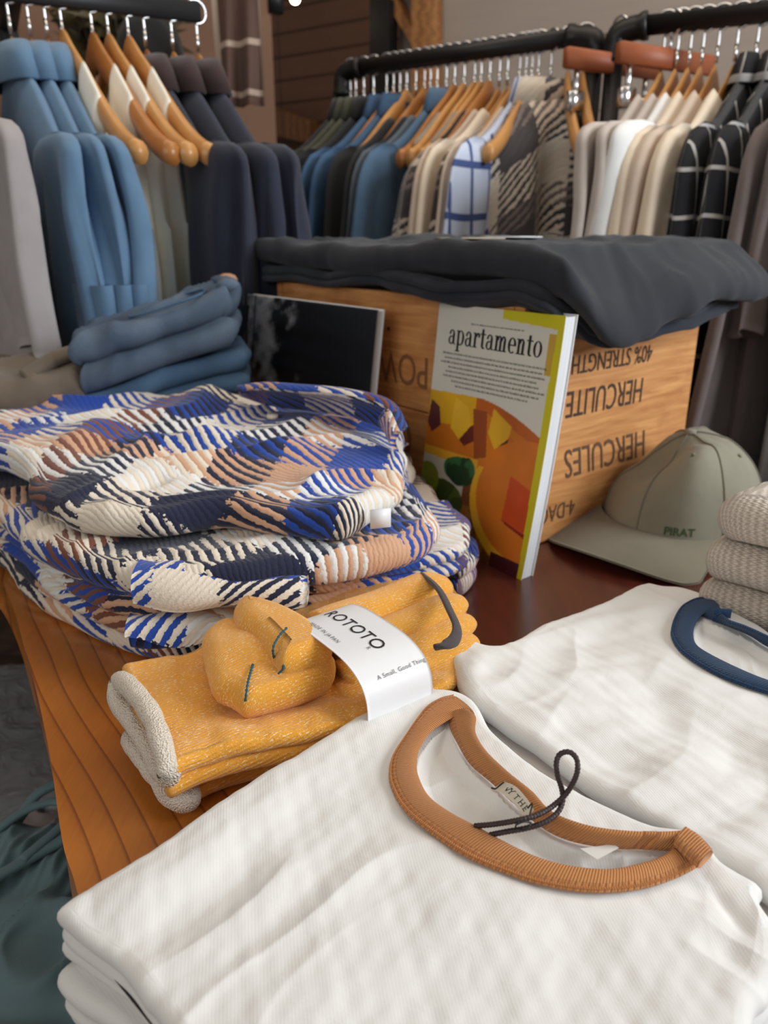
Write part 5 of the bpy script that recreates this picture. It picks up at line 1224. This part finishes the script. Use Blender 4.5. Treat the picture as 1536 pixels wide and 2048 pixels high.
# ------------------------------------------------------------------ knitted sweaters on the right
def knit_mat(name, a, b):
    M = MT(name, .95); uv = M.uv(); x = M.xyz(uv)
    s1_ = M.math('SINE', M.math('MULTIPLY', x[1], 2*math.pi*260)); s2_ = M.math('SINE', M.math('MULTIPLY_ADD', x[0], 2*math.pi*150, M.math('MULTIPLY', s1_, 1.2)))
    h = M.math('MULTIPLY_ADD', M.math('MULTIPLY', s1_, s2_), .5, .5); sp = M.noise(500, uv, 2); M.color(M.mix(M.ramp(M.math('ADD', M.math('MULTIPLY', h, .5), M.math('MULTIPLY', sp, .6)), [(.3, (0, 0, 0)), (.75, (1, 1, 1))]), b, a))
    M.bump(h, .8, .0018); M.b.inputs['Sheen Weight'].default_value = .3; return M.m
M_knit = knit_mat('oatmeal_knit', sr(228, 216, 200), sr(176, 162, 148))
for k, (px, z0, z1, lab) in enumerate((((1362, 1250), .0, .030, 'oatmeal knitted sweater at the bottom of the knit pile'), ((1366, 1195), .031, .062, 'oatmeal knitted sweater second from the bottom of the knit pile'), ((1378, 1118), .063, .097, 'oatmeal knitted sweater second from the top of the knit pile'), ((1408, 1035), .098, .134, 'oatmeal knitted sweater on top of the knit pile'))):
    zm = (z0+z1)/2; c = np.array(P(*px, zm)[:2]); e1 = np.array([.84, -.54]); e2 = np.array([.82, .57])
    if k == 0: c = np.array(P(1366, 1195, .046)[:2])+np.array([.004, 0])
    q = lambda a, b: tuple(c+e1*a+e2*b)
    V, F, U = slab([[q(.010, 0), q(.09, -.006), q(.18, -.004), q(.26, -.002)], [q(.26, -.002), q(.262, .08), q(.26, .16)], [q(.26, .16), q(.13, .162), q(.01, .16)], [q(.01, .16), q(-.003, .12), q(-.004, .06), q(.0, .02), q(.010, 0)]], (90, 70), z0, z1, 1, 12, lambda x, y: .002*noise(x, y, 400+k, 10, 3), None, .14, 400+k, uvrot=30, amp_xy=.002, smooth_it=8)
    t = thing('knitted_sweater', lab, 'sweater', (c[0], c[1], z0), 0, 'oatmeal knits stacked on the right'); mk('folded_knit', V, F, M_knit, t, uv=U)

# ------------------------------------------------------------------ olive cap
def cap():
    C0 = Vector((.328, .803, 0)); t = thing('baseball_cap', 'washed olive baseball cap beside the crate, brim pointing to the magazine', 'cap', C0)
    M_cap = cloth('washed_olive_twill', sr(148, 144, 126), sr(112, 108, 92), 14, 1100, .25, .95, .1, 20, .5)
    M_cap2 = cloth('olive_brim_twill', sr(122, 116, 98), sr(108, 102, 86), 30, 1100, .25, .95, .1)
    fr = Vector((-.74, -.67, 0)).normalized(); sd = Vector((-fr.y, fr.x, 0))
    n, m = 60, 96; u, v = np.meshgrid(np.linspace(0, 1, n), np.linspace(0, 2*np.pi, m, endpoint=False), indexing='ij')
    A, B, Hh = .092, .082, .108
    r = np.sin(u*np.pi/2*.995)**.82; z = Hh*np.cos(u*np.pi/2)**.85
    a, b = A*r*np.cos(v), B*r*np.sin(v)
    dent = 1.9*(.012*np.exp(-(((a-.045)/.03)**2+((b+.018)/.035)**2))+.009*np.exp(-(((a+.01)/.05)**2+((b+.055)/.022)**2))-.006*np.exp(-(((a-.05)/.03)**2+((b-.035)/.02)**2)))
    z = z-dent*1.3*(u < .97)+.002*noise(a, b, 5, 14, 3)*np.clip(4*(1-u), 0, 1); k = 1-.5*dent/.06; a = a*k; b = b*k
    z = z+.012*(1-np.cos(v))*0+.004
    def W(a, b, z): return np.stack([C0.x+fr.x*a+sd.x*b, C0.y+fr.y*a+sd.y*b, z], -1).reshape(-1, 3)
    V1 = W(a, b, z); V2 = W(a*.975, b*.975, z-.0022); F = gridF(n, m, False, True, flip=False).tolist()+gridF(n, m, False, True, off=n*m, flip=True).tolist()
    F += [[(n-1)*m+j, n*m+(n-1)*m+j, n*m+(n-1)*m+(j+1) % m, (n-1)*m+(j+1) % m] for j in range(m)]
    mk('crown', np.vstack([V1, V2]), F, M_cap, t)
    for kk in range(6):                                   # panel seams
        vv = kk*np.pi/3+np.pi/6*0; j = int(round(vv/(2*np.pi)*m)) % m; line = V1.reshape(n, m, 3)[1:, j]+np.array([0, 0, .0006]); mk('panel_seam', *tube(line, .0011, 6), M_cap2, t)
    mk('top_button', *tube([V1[0]+np.array([0, 0, -.001]), V1[0]+np.array([0, 0, .004])], .006, 16), M_cap, t)
    for kk in (1, 3, 5, 7): p = V1.reshape(n, m, 3)[24, int((kk*np.pi/6+.1)/(2*np.pi)*m) % m]; mk('eyelet', *tube([p, p+(p-np.array([C0.x, C0.y, .02]))*.015], .0022, 10), M_cap2, t)
    # brim
    n2, m2 = 30, 60; s, g = np.meshgrid(np.linspace(0, 1, n2), np.linspace(-1, 1, m2), indexing='ij'); ph = g*1.12
    ai = A*.985*np.cos(ph); bi = B*.985*np.sin(ph); ao = .148*np.cos(g*1.0)**.55+.012; bo = .086*np.sin(g*1.35)/np.sin(1.35)
    a = ai*(1-s)+ao*s; b = bi*(1-s)+bo*s; zz = .0175-.010*s**1.3-.24*np.abs(b/.086)**2.2*.058*s**.6+.012*(1-np.abs(g))*s*0
    zz = np.maximum(zz+.006, .0022)
    V1b = W(a, b, zz); V2b = W(a, b, zz-.002); F = gridF(n2, m2, flip=False).tolist()+gridF(n2, m2, off=n2*m2, flip=True).tolist(); per = [i*m2 for i in range(n2)]+[(n2-1)*m2+j for j in range(1, m2)]+[i*m2+m2-1 for i in range(n2-2, -1, -1)]
    F += [[p, q, q+n2*m2, p+n2*m2] for p, q in zip(per[:-1], per[1:])]
    mk('brim', np.vstack([V1b, V2b]), F, M_cap2, t)
    # small green embroidered mark on the side of the crown
    M_green = plain('green_thread', sr(58, 76, 44), .9)
    def side(aa, zz_):                                    # angle around crown, height
        uu = math.acos(min(1, (zz_/Hh)**(1/.85)))/(math.pi/2); r_ = math.sin(uu*math.pi/2*.995)**.82+.012; r_ += .03; return [C0.x+fr.x*A*r_*math.cos(aa)+sd.x*B*r_*math.sin(aa), C0.y+fr.y*A*r_*math.cos(aa)+sd.y*B*r_*math.sin(aa), zz_+.004]
    text_on('embroidery', 'PIRAT', .0115, lambda a_, b_: side(.35+a_/.088, .022+b_), M_green, t, 1.0, .0003)
cap()

# ------------------------------------------------------------------ shelf beneath the table on the left, bagged clothes and teal shorts
sh = thing('low_bench', 'dark low bench under the left edge of the table', 'bench', (-.45, .45, FZ))
mk('bench_top', *box(-.85, -.10, .05, 1.1, -.36, -.335, None, .003), M_floor, sh); mk('leg', *box(-.8, -.75, .1, .15, FZ, -.36), M_floor, sh); mk('leg', *box(-.2, -.15, .1, .15, FZ, -.36), M_floor, sh); mk('leg', *box(-.8, -.75, 1.0, 1.05, FZ, -.36), M_floor, sh); mk('leg', *box(-.2, -.15, 1.0, 1.05, FZ, -.36), M_floor, sh)
C_teal = cloth('teal_nylon', sr(96, 122, 128), sr(78, 102, 108), 30, 800, .2, .7, .2)
tl = [[(-.36, .55), (-.30, .565), (-.22, .54), (-.16, .49)], [(-.16, .49), (-.13, .40), (-.10, .28), (-.09, .15)], [(-.09, .15), (-.2, .12), (-.34, .14)], [(-.34, .14), (-.38, .3), (-.38, .45), (-.36, .55)]]
rgt = []
for k in range(22):
    x0 = -.335+.0105*k; rgt.append((x0, .545-.003*k, x0-.004, .495-.003*k, .0032, .0035))
for (a, b, c, d, w, am) in ((-.30, .47, -.16, .44, .012, .012), (-.34, .40, -.17, .36, .014, -.014), (-.30, .32, -.13, .30, .012, .012), (-.28, .25, -.12, .2, .012, -.012), (-.22, .48, -.18, .3, .01, .008)): rgt.append((a, b, c, d, w, am))
t = crumple('teal_shorts', tl, -.255, -.19, C_teal, 'teal drawstring shorts with gathered waist lying below the table at lower left', 'shorts', 501, .008, 60, 13, n=150, layers=2, ridges=rgt)
mk('drawstring', *tube(catmull([(-.33, .555, -.185), (-.315, .575, -.170), (-.285, .585, -.165), (-.262, .565, -.165), (-.265, .53, -.172), (-.29, .51, -.178), (-.33, .47, -.18)], 60), .0055, 12, flat=.7), C_teal, t)
mk('drawstring', *tube(catmull([(-.345, .53, -.182), (-.32, .553, -.172), (-.292, .56, -.168), (-.277, .54, -.17), (-.30, .50, -.176)], 40), .0045, 12, flat=.7), C_teal, t)
o = [[(-.40, .57), (-.30, .59), (-.2, .56)], [(-.2, .56), (-.12, .3), (-.10, .12)], [(-.10, .12), (-.25, .08), (-.42, .1)], [(-.42, .1), (-.45, .35), (-.40, .57)]]
crumple('grey_shorts', o, -.333, -.26, cloth('dark_grey_nylon', sr(90, 92, 96), sr(70, 72, 76), 30, 700, .2, .6), 'dark grey shorts folded beneath the teal shorts', 'shorts', 503, .006, 40, 11, n=60, layers=3)
C_nv = cloth('navy_poplin', sr(22, 27, 42), sr(14, 18, 30), 40, 800, .2)
M_bag = MT('clear_plastic', .12); M_bag.color(sr(205, 208, 214)); M_bag.b.inputs['Transmission Weight'].default_value = .0; M_bag.b.inputs['Alpha'].default_value = .22; M_bag.bump(M_bag.noise(26, M_bag.coord(), 4, 1.2), .9, .01)
for k, (cx_, cy_, z0, col, lab) in enumerate(((-.47, .76, -.333, C_nv, 'navy garment sealed in a clear plastic bag, lowest on the bench'), (-.46, .77, -.285, cloth('charcoal_poplin', sr(96, 92, 92), sr(76, 74, 76), 40), 'charcoal garment sealed in a clear plastic bag on top of the navy one'))):
    o = [[(cx_-.16, cy_-.13), (cx_, cy_-.15), (cx_+.17, cy_-.12)], [(cx_+.17, cy_-.12), (cx_+.18, cy_), (cx_+.16, cy_+.14)], [(cx_+.16, cy_+.14), (cx_, cy_+.15), (cx_-.16, cy_+.13)], [(cx_-.16, cy_+.13), (cx_-.18, cy_), (cx_-.16, cy_-.13)]]
    t = crumple('bagged_garment', o, z0, z0+.042, col, lab, 'bagged garment', 510+k, .004, 20, 10, n=60, layers=2, group='bagged garments on the bench')
    V, F, U = slab(shift(o, 0, 0, 1.08), (80, 70), z0-.001, z0+.046, 1, 6, lambda x, y: .004*(folds(x, y, 520+k, 50, 16, 2)-.4)+.002, None, .5, 520, amp_xy=.01); mk('plastic_bag', V, F, M_bag.m, t)
crumple('grey_garment', [[(-.36, .60), (-.28, .59), (-.2, .56)], [(-.2, .56), (-.19, .60), (-.2, .64)], [(-.2, .64), (-.28, .66), (-.36, .66)], [(-.36, .66), (-.38, .63), (-.36, .60)]], -.333, -.245, C_mauve, 'greyish fabric roll between the bagged clothes and the teal shorts', 'garment', 530, .006, 10, 14, n=50, layers=2)
